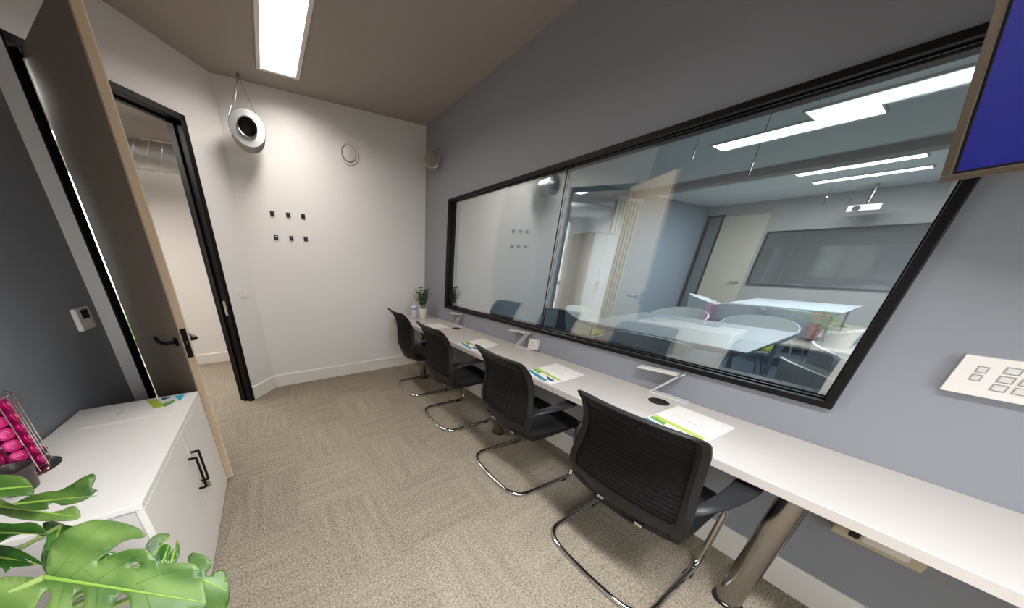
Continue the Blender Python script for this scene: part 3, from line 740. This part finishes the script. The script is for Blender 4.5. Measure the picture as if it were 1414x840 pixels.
# socket trunking under desk
sk = thing('power_trunking', 'beige power socket box on the wall beneath the near end of the desk', 'socket', (WX, -.16, .46))
link('trunking', B(-.055, 0, -.105, .085, -.040, .055), 'beige_box', sk, bevel=.004)
link('socket_face', B(-.058, -.0545, -.075, .02, -.022, .035), 'white_plastic', sk, bevel=.002)
link('plug', B(-.095, -.0585, .028, .052, -.004, .022), 'black_plastic', sk, bevel=.005)
bm = bmesh.new()
for k in range(3): tube(bm, fillet([(WX - .03, -.28 - .02 * k, .50 - .01 * k), (WX - .035, -.5, .53 + .012 * k), (WX - .03, -.8, .50 + .01 * k), (WX - .03, -1.3, .52)], .05), .005, 8)
tag(link('power_cable', bm, 'black_plastic', smooth=True), 'black cables clipped under the near end of the desk', 'cable')
# control panel
cp = thing('control_panel', 'white control panel with small square buttons on the grey wall beneath the television', 'control panel', (WX, -.073, 1.112))
link('faceplate', B(-.022, 0, -.25, 0, -.060, .060), 'white_plastic', cp, bevel=.002)
bt_pos = []
m_cp = Matrix.Identity(4)
def cpp(px, py):
    d = ray(px, py); tt = (WX - .022) / d.x; p_ = CAM + d * tt; return p_
for r_ in range(2): bt_pos.append((-.037, .022 - r_ * .026, .0085, .010))
for r_ in range(3):
    for c_ in range(2): bt_pos.append((-.077 - c_ * .030, .030 - r_ * .027, .0115, .0105))
for (y_, z_, hw_, hh_) in bt_pos:
    bm = bmesh.new(); fr(bm, y_ - hw_, y_ + hw_, z_ - hh_, z_ + hh_, .0022, -.0235, -.0215); b_o = link('button', bm, 'grey_plastic', cp)
    link('button_cap', B(-.0232, -.0218, y_ - hw_ + .003, y_ + hw_ - .003, z_ - hh_ + .003, z_ + hh_ - .003), 'light_frame', b_o)

# ------------------------------------------------------------------ television
TC = Vector((1.75, .133, 1.650)); tu = Vector((-.459, -.888, 0)).normalized(); tv = Vector((-.284, .147, .948)).normalized(); tn = tu.cross(tv).normalized()
TM = Matrix(((tu.x, tv.x, tn.x, 0), (tu.y, tv.y, tn.y, 0), (tu.z, tv.z, tn.z, 0), (0, 0, 0, 1)))
t = thing('television', 'wall mounted television with a plain blue screen at the right edge', 'television', TC)
W_, H_ = 1.10, .64
bm = bmesh.new()
box(bm, 0, W_, 0, .017, -.03, .004, TM); box(bm, 0, W_, H_ - .017, H_, -.03, .004, TM); box(bm, 0, .017, .017, H_ - .017, -.03, .004, TM); box(bm, W_ - .017, W_, .017, H_ - .017, -.03, .004, TM)
link('bezel', bm, 'tv_frame', t, bevel=.002)
link('inner_border', B(.017, W_ - .017, .017, H_ - .017, -.028, -.001, TM), 'black', t)
link('screen', B(.023, W_ - .023, .023, H_ - .023, -.001, .0008, TM), 'screen', t)
link('back_cover', B(.06, W_ - .06, .05, H_ - .05, -.07, -.028, TM), 'black_plastic', t, bevel=.01)
bm = bmesh.new(); c0 = TM @ Vector((W_ / 2, H_ / 2, -.07)); wl = Vector((WX - TC.x - .03, c0.y + .12, c0.z + .02))
tube(bm, [c0, Vector(((c0.x + wl.x) / 2, c0.y + .2, c0.z)), wl], .02, 10); box(bm, WX - TC.x - .03, WX - TC.x - .001, wl.y - .09, wl.y + .09, wl.z - .15, wl.z + .15)
link('wall_bracket', bm, 'black_plastic', t)

# ------------------------------------------------------------------ cabinet
def cabinet(y0, y1, label, handles=True):
    x0, x1, zt = -.985, -.485, .702
    t = thing('storage_cabinet', label, 'cabinet', ((x0 + x1) / 2, (y0 + y1) / 2, 0))
    def P_(name, bm, m, par=None, **k):
        o = link(name, bm, m, **k); bm2 = None
        o.data.transform(Matrix.Translation((-(x0 + x1) / 2, -(y0 + y1) / 2, 0))); o.parent = par or t; return o
    P_('top', B(x0, x1, y0, y1, zt - .022, zt), 'cabinet', bevel=.0015)
    bm = B(x0, x1 - .022, y0 + .002, y1 - .002, .02, zt - .0245); P_('carcass', bm, 'cabinet_side')
    P_('end_panel', B(x0, x1 - .024, y0 - .0005, y0 + .0015, .03, zt - .03), 'light_frame')
    P_('plinth', B(x0 + .02, x1 - .03, y0 + .02, y1 - .02, .0, .02), 'cabinet_side')
    ym = 1.488 if handles else (y0 + y1) / 2
    for a, b_, s in ((y0 + .001, ym - .0015, 1), (ym + .0015, y1 - .001, -1)):
        d = P_('door', B(x1 - .021, x1, a, b_, .016, zt - .0245), 'cabinet', bevel=.001)
        hy = ym - .030 if s > 0 else ym + .030
        bm = bmesh.new(); tube(bm, fillet([(x1, hy, .365), (x1 + .030, hy, .365), (x1 + .030, hy, .545), (x1, hy, .545)], .004, 3), .0058, 8)
        h = P_('handle', bm, 'black_frame', d); 
        if s < 0:
            l_ = P_('lock', lathe(bmesh.new(), [(.011, 0), (.011, .006), (.004, .007)], frame_of((x1, hy + .022, .335), (1, 0, 0)), 16), 'black_frame', d)
            P_('key', B(x1 + .007, x1 + .024, hy + .020, hy + .024, .300, .338), 'steel', d)
    return t
cabinet(1.005, 1.938, 'white two door cabinet with black handles in front of the open door')
cabinet(-.30, .655, 'second white cabinet under the monstera, nearer the camera', False)

# folder on cabinet
def ctop(px, py, z=.702):
    d = ray(px, py); k = (z - CAM.z) / d.z; p_ = CAM + d * k; return (p_.x, p_.y)
fa = [ctop(103, 594), ctop(138, 563), ctop(258, 544), ctop(243, 570)]
art_c = [('lime', [(.50, .55), (.92, .60), (.95, .74), (.28, .78), (.10, .68), (.20, .58)])]
def ip(px, py):  # image point -> local offset
    return ctop(px, py, .7065)
t = thing('document_folder', 'white folder with green and blue print lying on the white cabinet', 'folder', (fa[0][0], fa[0][1], .7025))
o_ = Vector(fa[0])
link('cover', prism(bmesh.new(), [tuple(Vector(q) - o_) for q in fa], 0, .0035), 'paper', t)
for m_, pts in (('lime', [(201, 552), (216, 551), (228, 561), (212, 564)]), ('green', [(224, 558), (240, 552), (242, 555), (228, 562)]), ('navy', [(222, 550), (238, 548), (225, 553)]), ('cyan', [(240, 547), (255, 545), (249, 554)])):
    link('printed_shape', prism(bmesh.new(), [tuple(Vector(ip(*q)) - o_) for q in pts], .0035, .004), m_, t)
link('printed_text', prism(bmesh.new(), [tuple(Vector(ip(*q)) - o_) for q in ((160, 574), (171, 566), (172, 566), (162, 574))], .0035, .0038), 'text', t)

# capsule racks
def pod_bm(mtx):
    return lathe(bmesh.new(), [(0, .004), (.012, .004), (.0205, .002), (.0215, 0), (.0205, -.003), (.017, -.016), (.012, -.026), (0, -.027)], mtx, 24, cap=False)
def rack(loc, label, mname, group):
    t = thing('capsule_rack', label, 'rack', loc)
    link('base', lathe(bmesh.new(), [(0, 0), (.074, 0), (.078, .004), (.072, .008), (.03, .011), (0, .011)], None, 40, cap=False), 'chrome', t, smooth=True)
    link('post', lathe(bmesh.new(), [(.006, .011), (.006, .318), (.010, .322), (0, .330)], None, 16, cap=False), 'chrome', t, smooth=True)
    cols = 5; top = .300
    bm = bmesh.new()
    for zz in (.022, top): tube(bm, [(.056 * math.cos(2 * PI * k / 40), .056 * math.sin(2 * PI * k / 40), zz) for k in range(40)], .0022, 6, closed=True)
    for c_ in range(cols):
        a = 2 * PI * c_ / cols + .2
        for da in (-.37, .37): tube(bm, [(.057 * math.cos(a + da), .057 * math.sin(a + da), .008), (.057 * math.cos(a + da), .057 * math.sin(a + da), top)], .0018, 6)
        tube(bm, [(0, 0, top), (.056 * math.cos(a), .056 * math.sin(a), top)], .0022, 6)
    link('wire_frame', bm, 'chrome', t, smooth=True)
    link('dark_core', lathe(bmesh.new(), [(.0095, .012), (.0095, top - .004), (0, top - .004)], None, 16, cap=False), 'black', t)
    proto = None
    for c_ in range(cols):
        a = 2 * PI * c_ / cols + .2
        for k in range(6):
            z = .037 + k * .0455; dirv = Vector((math.cos(a), math.sin(a), .25)).normalized()
            if proto is None:
                p0 = thing('coffee_capsule', 'x', 'capsule'); q_ = link('foil_lid', pod_bm(None), mname, p0, smooth=True)
                bm = bmesh.new(); 
                for rr in (.0045, .010): tube(bm, [(rr * math.cos(2 * PI * i / 18), rr * math.sin(2 * PI * i / 18), .0045) for i in range(15)], .0009, 4)
                link('lid_print', bm, 'pink_print', q_); proto = p0; o = p0
            else: o = copy_tree(proto)
            mm = frame_of((loc[0] + .040 * math.cos(a), loc[1] + .040 * math.sin(a), loc[2] + z), dirv)
            o.matrix_world = mm; o.location = mm.to_translation(); o.rotation_euler = mm.to_euler()
            col_n = ['nearest the window', 'nearest the open door', 'nearest the left wall', 'at the back', 'nearest the monstera'][c_]
            row_n = ['lowest', 'second from the bottom', 'third from the bottom', 'third from the top', 'second from the top', 'topmost'][k]
            o['label'] = '%s coffee capsule, %s in the column %s' % (mname, row_n, col_n); o['group'] = group
    return t
rack((-.905, 1.395, .7025), 'wire rack full of pink coffee capsules on the white cabinet', 'pink', 'pink capsules in the rack')
rack((-.905, .565, .7025), 'wire rack full of orange coffee capsules on the nearer cabinet', 'orange', 'orange capsules in the rack')
o = thing('loose_capsule', 'red topped coffee capsule lying beside the pink capsule rack', 'capsule', (-.93, 1.515, .7155)); link('capsule_body', lathe(bmesh.new(), [(0, -.012), (.016, -.012), (.021, .006), (.021, .008)], None, 20, cap=False), 'black', o, smooth=True)
link('foil_lid', lathe(bmesh.new(), [(.021, .0085), (.019, .011), (0, .0115)], None, 20, cap=False), 'red', o, smooth=True)
cu = thing('brown_cup', 'dark brown cup at the left edge in front of the pink capsule rack', 'cup', (-.862, 1.268, .7025))
link('cup_body', lathe(bmesh.new(), [(0, 0), (.034, 0), (.037, .003), (.048, .085), (.045, .087), (.042, .083), (.033, .010), (0, .010)], None, 36, cap=False), 'brown_cup', cu, smooth=True)

# ------------------------------------------------------------------ monstera
PB = Vector((-.72, .40, .703))
mp = thing('monstera_plant', 'large split leaved monstera in the lower left corner', 'plant', PB)
po = link('pot', lathe(bmesh.new(), [(0, 0), (.085, 0), (.09, .006), (.118, .18), (.122, .182), (.122, .195), (.112, .195), (.106, .175), (0, .175)], None, 40, cap=False), 'pot', mp, smooth=True)
link('soil', lathe(bmesh.new(), [(0, .176), (.105, .176)], None, 30, cap=False), 'soil', po)
def leaf(pts, holes, z, nrm, m, base, tip, bend=.02, sc=4.159, grid=15, veins=()):
    cv = lambda q: (q[0] / sc, 640 + q[1] / sc)
    poly = smoothpoly([cv(q) for q in pts], 2); hs = [smoothpoly([cv(q) for q in h], 1) for h in holes]
    b2, t2 = cv(base), cv(tip); n = Vector(nrm).normalized()
    cx_ = sum(p_[0] for p_ in poly) / len(poly); cy_ = sum(p_[1] for p_ in poly) / len(poly)
    d = ray(cx_, cy_); k = (z - CAM.z) / d.z; P0 = CAM + d * k
    def hit(px, py):
        d = ray(px, py); k = (P0 - CAM).dot(n) / d.dot(n); return CAM + d * k
    V2 = []; E = []
    def addloop(lp):
        s = len(V2); V2.extend(lp); E.extend([(s + i, s + (i + 1) % len(lp)) for i in range(len(lp))])
    addloop(poly)
    for h in hs: addloop(h)
    x0, x1 = min(p_[0] for p_ in poly), max(p_[0] for p_ in poly); y0, y1 = min(p_[1] for p_ in poly), max(p_[1] for p_ in poly); st = max(x1 - x0, y1 - y0) / grid
    y = y0 + st / 2
    while y < y1:
        x = x0 + st / 2
        while x < x1:
            if inpoly((x, y), poly) and not any(inpoly((x, y), h) for h in hs): V2.append((x + .01 * st, y))
            x += st
        y += st
    vo, eo, fo, *_ = delaunay_2d_cdt([Vector(v) for v in V2], E, [], 0, 1e-5)
    bm = bmesh.new(); A = hit(*b2); Bp = hit(*t2); ax_ = (Bp - A); LL = ax_.length; ax_.normalize(); sd = ax_.cross(n).normalized(); wmax = max(abs((hit(*p_) - A).dot(sd)) for p_ in poly)
    def surf(px, py):
        q = hit(px, py); s = (q - A).dot(sd) / wmax; l = (q - A).dot(ax_) / max(LL, .01)
        rip = .05 * math.sin(l * 16) * abs(s)
        return q + n * (bend * (.9 * (abs(s) ** 1.3) - 1.0 * max(l, 0) ** 2 + rip * .5))
    vs = [bm.verts.new(surf(v[0], v[1]) - PB) for v in vo]
    for f in fo:
        c_ = (sum(vo[i][0] for i in f) / len(f), sum(vo[i][1] for i in f) / len(f))
        if inpoly(c_, poly) and not any(inpoly(c_, h) for h in hs):
            try: bm.faces.new([vs[i] for i in f])
            except ValueError: pass
    loose = [v for v in bm.verts if not v.link_faces]; bmesh.ops.delete(bm, geom=loose, context='VERTS')
    o = link('leaf', bm, m, mp, smooth=True); so_ = o.modifiers.new('t', 'SOLIDIFY'); so_.thickness = .0012; so_.offset = -1
    N = 14
    mid = [surf(b2[0] + (t2[0] - b2[0]) * i / N, b2[1] + (t2[1] - b2[1]) * i / N) - PB + n * .0008 for i in range(N + 1)]
    bm = tube(bmesh.new(), mid, [.0024 * (1 - .75 * i / N) for i in range(N + 1)], 6)
    bv = bmesh.new()
    for (a, b_) in veins:
        a, b_ = cv(a), cv(b_); vv = [surf(a[0] + (b_[0] - a[0]) * i / 8, a[1] + (b_[1] - a[1]) * i / 8 - 4.0 * math.sin(i / 8 * PI)) - PB + n * .0002 for i in range(9)]
        tube(bv, vv, [.0011 * (1 - .7 * i / 8) for i in range(9)], 5)
    link('side_veins', bv, m, o, smooth=True) if veins else bv.free()
    link('midrib', bm, 'rib', o, smooth=True)
    # petiole
    S = Vector((random.uniform(-.03, .03), random.uniform(-.03, .03), .175)); Eo = mid[0]; m1 = (S + Eo) / 2 + Vector((0, 0, .05)); 
    link('stem', tube(bmesh.new(), [S * (1 - f) ** 2 + m1 * 2 * f * (1 - f) + Eo * f * f for f in [i / 10 for i in range(11)]], .0045, 8), 'stem', mp, smooth=True)
# main leaf
leaf([(265, 645), (265, 600), (280, 545), (310, 485), (360, 430), (430, 390), (520, 360), (600, 345), (680, 352), (760, 365), (820, 388), (852, 410), (857, 440), (820, 443), (760, 450), (700, 472), (640, 512), (590, 548), (556, 572), (600, 562), (650, 534), (720, 508), (800, 496), (850, 497), (872, 520), (902, 560), (905, 577), (980, 570), (1060, 569), (1115, 573), (1136, 605), (1142, 690), (1152, 765), (1154, 805), (1110, 835), (1000, 865), (870, 880), (750, 890), (600, 900), (400, 900), (200, 890), (0, 870), (-80, 840), (-80, 680), (0, 655), (60, 650), (120, 650), (200, 655), (255, 662)],
     [[(265, 730), (290, 728), (300, 762), (280, 835), (240, 850), (222, 840), (240, 780)], [(440, 735), (470, 730), (485, 745), (485, 835), (470, 860), (430, 860), (422, 810), (425, 765)], [(700, 745), (720, 760), (745, 845), (645, 850), (655, 790), (675, 755)], [(742, 590), (765, 571), (800, 567), (806, 590), (790, 604), (760, 604)]],
     1.02, (-.05, -.40, .91), 'leaf_a', (262, 655), (1150, 790), .022, grid=26,
     veins=[((300, 654), (620, 380)), ((400, 658), (700, 480)), ((560, 668), (870, 520)), ((770, 690), (1090, 600)), ((380, 658), (345, 860)), ((560, 668), (550, 870)), ((790, 700), (850, 850)), ((270, 660), (60, 730)), ((560, 668), (380, 560))])
leaf([(1070, 566), (1100, 520), (1150, 528), (1200, 555), (1222, 580), (1215, 602), (1190, 620), (1183, 645), (1200, 652), (1240, 617), (1280, 607), (1305, 640), (1313, 700), (1314, 770), (1300, 815), (1265, 860), (1220, 880), (1185, 880), (1165, 840), (1150, 700), (1125, 610)], [], .93, (.15, -.3, .94), 'leaf_b', (1090, 640), (1300, 720), .012)
leaf([(830, 495), (860, 440), (900, 405), (950, 399), (982, 404), (950, 440), (922, 480), (912, 540), (902, 578), (862, 530)], [], .97, (.2, -.5, .85), 'leaf_b', (860, 560), (975, 405), .006, grid=8)
leaf([(912, 490), (938, 460), (975, 462), (981, 490), (966, 540), (960, 575), (925, 580), (910, 548)], [], .965, (.3, -.5, .8), 'leaf_c', (930, 590), (970, 465), .006, grid=8)
leaf([(962, 565), (975, 520), (1006, 480), (1017, 430), (1031, 470), (1028, 520), (1012, 560), (998, 578)], [], .96, (.5, -.5, .7), 'leaf_b', (978, 590), (1018, 436), .006, grid=8)
leaf([(-60, 95), (0, 82), (60, 75), (130, 77), (155, 95), (170, 172), (100, 181), (30, 194), (-60, 215)], [], 1.12, (-.2, -.3, .93), 'leaf_b', (-50, 160), (165, 120), .008, grid=8)
leaf([(75, 235), (130, 205), (200, 180), (280, 162), (330, 162), (400, 130), (470, 85), (546, 54), (545, 92), (520, 126), (514, 138), (558, 151), (530, 158), (500, 190), (460, 215), (400, 233), (345, 244), (328, 230), (300, 225), (278, 230), (268, 246), (285, 262), (200, 272), (110, 258)], [], 1.0, (-.1, -.45, .88), 'leaf_b', (70, 238), (540, 180), .008, grid=14)
leaf([(-80, 185), (0, 200), (60, 235), (150, 264), (260, 277), (340, 268), (420, 240), (441, 258), (445, 290), (430, 305), (380, 324), (250, 332), (150, 332), (60, 312), (0, 292), (-80, 290)], [], 1.06, (-.1, -.25, .95), 'leaf_a', (-70, 240), (440, 300), .008, grid=12)
leaf([(-80, 330), (20, 350), (110, 352), (180, 338), (225, 352), (248, 385), (246, 415), (170, 396), (90, 405), (30, 440), (0, 470), (-80, 480)], [], .99, (-.1, -.3, .94), 'leaf_c', (-60, 400), (240, 400), .008, grid=10)
leaf([(-80, 465), (0, 475), (60, 478), (120, 498), (180, 530), (237, 572), (228, 585), (185, 562), (120, 535), (172, 572), (186, 583), (120, 592), (80, 600), (57, 612), (40, 640), (35, 612), (0, 600), (-80, 600)], [], .93, (-.1, -.3, .94), 'leaf_c', (-60, 530), (230, 578), .008, grid=10)
leaf([(240, 345), (330, 333), (385, 360), (446, 370), (440, 392), (390, 412), (330, 432), (292, 480), (272, 560), (266, 637), (240, 592), (234, 540), (250, 480), (275, 430), (258, 395)], [], .90, (.3, -.3, .9), 'leaf_c', (350, 360), (262, 620), .006, grid=10)
leaf([(556, 566), (590, 540), (640, 505), (668, 515), (675, 530), (630, 555), (590, 572)], [], .955, (.1, -.3, .94), 'leaf_c', (570, 570), (668, 515), .003, grid=6)
leaf([(805, 565), (850, 555), (900, 575), (890, 590), (850, 600), (808, 598)], [], .95, (.1, -.3, .94), 'leaf_c', (810, 590), (895, 575), .003, grid=6)

# ------------------------------------------------------------------ corridor duct
dt = thing('ventilation_duct', 'galvanised spiral duct running high across the corridor beyond the doorway', 'duct', (-1.2, 4.33, 2.425))
prof = []; z = -1.9; k = 0
while z < 1.9:
    prof += [(.128, z), (.128, z + .098), (.1315, z + .100), (.1315, z + .106)]; z += .108
dm = frame_of((0, 0, 0), (1, 0, -.03))
bm = lathe(bmesh.new(), prof, dm, 40)
bmesh.ops.transform(bm, matrix=Matrix(((1, .0, .22, 0), (0, 1, 0, 0), (0, 0, 1, 0), (0, 0, 0, 1))), verts=bm.verts)
link('duct_pipe', bm, 'galv', dt, smooth=True)
for x in (-.9, .9): link('hanger_strap', B(x - .012, x + .012, -.003, .003, .12, .27), 'steel', dt)
panel_light('corridor_light', -1.9, -1.6, 3.0, 4.2, 2.70, 'white light panel on the corridor ceiling beyond the open door', 'light_c', watt=32, spread=175)
panel_light('corridor_light', -.2, .1, 3.75, 4.15, 2.70, 'square white light panel on the corridor ceiling near the duct end', 'light_c', watt=10, spread=175)

# ------------------------------------------------------------------ NEXT ROOM
NX, NY, NZ, XF = WX + .14, 3.60, 2.70, 10.0
M['ceiling_b'] = mat('white_ceiling_next_room', (226, 228, 226), .9, var=.01)
struct(link('ceiling', B(NX, XF + .1, FY - .1, NY + .1, NZ, NZ + .1), 'ceiling_b'))
struct(link('wall_side', B(NX, XF, NY, NY + .1, 0, NZ), 'blue_wall'))
struct(link('wall_side', B(NX, XF, FY - .1, FY, 0, NZ), 'taupe_wall'))
struct(link('wall_far', B(XF, XF + .1, FY - .1, NY + .1, 0, NZ), 'taupe_wall'))
struct(link('trim_1', B(6.55, 6.8, FY, NY, NZ - .10, NZ), 'ceiling')); 
skirt('baseboard_far', (XF, NY), (XF, FY), (-1, 0))
# far door with side light
w = struct(thing('door_2', 'pale door with a dark framed side light on the far wall of the next room', 'door'))
bm = bmesh.new(); fr(bm, 3.24, 3.56, 0.0, 2.50, .05, XF - .03, XF); link('side_frame', bm, 'black_frame', w)
link('side_pane', B(XF - .012, XF - .006, 3.29, 3.51, .05, 2.45), 'far_glass', w)
dl = link('door_leaf', B(XF - .045, XF - .001, 2.50, 3.238, .005, 2.45), 'pale_door', w)
bm = tube(bmesh.new(), fillet([(XF - .045, 2.58, 1.0), (XF - .10, 2.58, 1.0), (XF - .10, 2.72, 1.0)], .02), .012, 8); link('door_handle', bm, 'black_frame', dl)
w = struct(thing('window_3', 'dark mirrored window on the far wall of the next room', 'window'))
bm = bmesh.new(); fr(bm, -.6, 2.44, .955, 2.075, .03, XF - .03, XF); link('window_frame', bm, 'black_frame', w)
link('pane', B(XF - .014, XF - .008, -.57, 2.41, .985, 2.045), 'far_glass', w)
# side wall: blind strips, dark cabinet, tall white cupboard
t = thing('vertical_blind', 'row of pale vertical blind slats on the side wall of the next room', 'blind', (6.0, NY, 0))
link('head_rail', B(0, .86, -.06, -.001, 2.52, 2.58), 'light_frame', t)
for k in range(7): link('slat', B(.05 + k * .12, .12 + k * .12, -.045, -.035, .25, 2.52), 'slat', t)
t = thing('tall_cupboard', 'grey tall cupboard against the side wall of the next room', 'cupboard', (5.35, NY, 0))
link('cupboard_body', B(-.36, .34, -.40, -.001, 0, 1.9), 'door_grey', t, bevel=.004)
for s in (-1, 1): 
    d_ = link('cupboard_door', B(-.355 if s < 0 else -.008, -.012 if s < 0 else .335, -.418, -.401, .05, 1.88), 'blue_wall', t, bevel=.002)
    link('handle', B(-.05 if s < 0 else .02, -.035 if s < 0 else .035, -.43, -.419, .9, 1.1), 'steel', d_)
# tables
def table(x0, x1, y0, y1, label, group):
    t = thing('meeting_table', label, 'table', ((x0 + x1) / 2, (y0 + y1) / 2, 0), 0, group); hx, hy = (x1 - x0) / 2, (y1 - y0) / 2
    link('table_top', B(-hx, hx, -hy, hy, .715, .74), 'table_white', t, bevel=.003)
    bm = bmesh.new(); fr2 = [(-hx + .08, hx - .08, -hy + .06, -hy + .09), (-hx + .08, hx - .08, hy - .09, hy - .06), (-hx + .08, -hx + .11, -hy + .09, hy - .09), (hx - .11, hx - .08, -hy + .09, hy - .09)]
    for a, b_, c_, d_ in fr2: box(bm, a, b_, c_, d_, .675, .714)
    link('under_frame', bm, 'pale_metal', t)
    for sx in (-1, 1):
        for sy in (-1, 1):
            bm = bmesh.new()
            for k in (-1, 1): tube(bm, [(sx * (hx - .1), sy * (hy - .1), .675), (sx * (hx - .08) - sx * (k > 0) * .13, sy * (hy - .05), .012)], .014, 8)
            link('leg', bm, 'pale_metal', t, smooth=True)
    return t
table(3.41, 4.92, .66, 2.12, 'nearer white meeting table in the next room, closest to the window glass', 'white tables in the next room')
table(7.6, 9.15, .72, 1.98, 'farther white meeting table in the next room, by the far wall', 'white tables in the next room')
def make_tub():
    t = thing('tub_chair', 'x', 'tub chair')
    def f(u, v):
        a = -PI * .72 + u * 2 * PI * .72; hgt = .60 + .20 * max(0, math.cos(a * .62)) ** 1.2
        z = .40 + (hgt - .40) * v; rr = .235 + .085 * v ** .7
        return Vector((-rr * math.cos(a), rr * 1.02 * math.sin(a), z))
    link('shell', sheet(bmesh.new(), f, 30, 8, .016), 'tub', t, smooth=True)
    link('seat_pan', lathe(bmesh.new(), [(0, .385), (.20, .385), (.238, .41), (.238, .43), (0, .43)], None, 30, cap=False), 'tub', t, smooth=True)
    link('cushion', lathe(bmesh.new(), [(0, .432), (.20, .432), (.215, .45), (.20, .47), (0, .478)], None, 30, cap=False), 'lime_cushion', t, smooth=True)
    for sx in (-1, 1):
        for sy in (-1, 1): link('leg', tube(bmesh.new(), [(sx * .12, sy * .12, .39), (sx * .21, sy * .21, .002)], .011, 8), 'pale_metal', t, smooth=True)
    return t
tb = make_tub()
TUB = [(3.36, 1.32, 4, 'white tub chair at the near side of the nearer table, closest to the window'), (4.15, 2.48, -90, 'white tub chair at the left end of the nearer table'),
       (5.28, 1.85, 178, 'white tub chair behind the nearer table, farther along'), (5.32, 1.05, 184, 'white tub chair behind the nearer table, by its right corner'),
       (3.30, .14, -58, 'large white tub chair close to the glass at the right end of the window'), (4.15, .14, -80, 'white tub chair behind the large one at the right end of the window'),
       (8.2, 2.45, -75, 'white tub chair at the left end of the farther table by the door'), (7.15, 1.72, 20, 'white tub chair at the near side of the farther table, left one'),
       (7.05, 1.05, -10, 'white tub chair at the near side of the farther table, right one'), (6.2, .36, 80, 'white tub chair at the right end of the farther table')]
for i, (x, y, rz, lab) in enumerate(TUB):
    o = tb if i == 0 else copy_tree(tb)
    o.location = (x, y, 0); o.rotation_euler = (0, 0, math.radians(rz)); o['label'] = lab; o['group'] = 'white tub chairs in the next room'
# lights in the next room
panel_light('ceiling_light', 4.80, 5.12, .83, 1.92, NZ, 'long slim lit panel on the next room ceiling, partly behind the brighter panel', 'light_b', .015, watt=15, col=(.9, .96, 1), spread=180)
for (x, lab) in ((7.35, 'long lit strip on the next room ceiling, nearer of the far pair'), (8.30, 'long lit strip on the next room ceiling, farther of the far pair')):
    panel_light('ceiling_light', x, x + .22, .75, 1.78, NZ, lab, 'light_b', .012, 'far pair of lit strips in the next room', 55, (.9, .96, 1), 180)
t = panel_light('pendant_light', 3.83, 4.14, -.2, 1.03, 2.52, 'brightest suspended light panel in the next room, seen at the upper right of the window', 'light', .02, None, 13, (.95, .97, 1), 180)
for x, y in ((-.12, -.55), (.12, -.55), (-.12, .55), (.12, .55)): link('suspension_wire', tube(bmesh.new(), [(x, y, -.002), (x, y, NZ - 2.52 - .001)], .0015, 6), 'steel', t)
# hanging microphones and projector
hm = None
for (x, y, L_, lab) in ((4.21, 1.313, .40, 'thin hanging microphone in the next room, left of the light panels'), (4.43, 1.90, .10, 'thin hanging microphone near the top edge of the window'), (7.68, 1.42, .34, 'far hanging microphone in the next room, left one'), (8.00, 1.245, .32, 'far hanging microphone in the next room, right one')):
    t = thing('hanging_microphone', lab, 'microphone', (x, y, NZ), 0, 'hanging microphones in the next room')
    link('cable', tube(bmesh.new(), [(0, 0, -.001), (0, 0, -L_)], .003, 6), 'black', t); link('microphone_head', lathe(bmesh.new(), [(.005, -L_ - .10), (.008, -L_ - .09), (.008, -L_), (.004, -L_ + .01)], None, 12), 'steel', t)
pj = thing('projector', 'small white projector hanging from the next room ceiling before the far wall', 'projector', (9.45, 1.27, NZ))
link('ceiling_pole', tube(bmesh.new(), [(0, 0, -.001), (0, 0, -.32)], .02, 12), 'steel', pj)
link('projector_body', B(-.14, .14, -.17, .17, -.42, -.32), 'white_plastic', pj, bevel=.012)
link('lens', lathe(bmesh.new(), [(.04, 0), (.04, .025), (.03, .027)], frame_of((-.14, .07, -.37), (-1, 0, 0)), 24), 'black', pj)

# ------------------------------------------------------------------ world, camera, view
wd_ = bpy.data.worlds.new('sky'); bpy.context.scene.world = wd_; wd_.use_nodes = True
wd_.node_tree.nodes['Background'].inputs[0].default_value = (.96, .97, 1.0, 1); wd_.node_tree.nodes['Background'].inputs[1].default_value = 8.5
cam = bpy.data.cameras.new('camera'); co = bpy.data.objects.new('camera', cam); COL.objects.link(co)
cam.sensor_width = 36; cam.sensor_fit = 'HORIZONTAL'; cam.lens = 36 * CF / 1414
cam.shift_x = (707 - CX) / 1414; cam.shift_y = (CY - 420) / 1414; cam.clip_start = .02; cam.clip_end = 100
r0, r1, r2 = Vector(RC[0]), -Vector(RC[1]), -Vector(RC[2])
co.matrix_world = Matrix(((r0.x, r1.x, r2.x, CAM.x), (r0.y, r1.y, r2.y, CAM.y), (r0.z, r1.z, r2.z, CAM.z), (0, 0, 0, 1)))
sc = bpy.context.scene; sc.camera = co
sc.view_settings.view_transform = 'Standard'; sc.view_settings.look = 'None'; sc.view_settings.gamma = 1; sc.view_settings.use_curve_mapping = False
sc.view_settings.exposure = 0.40
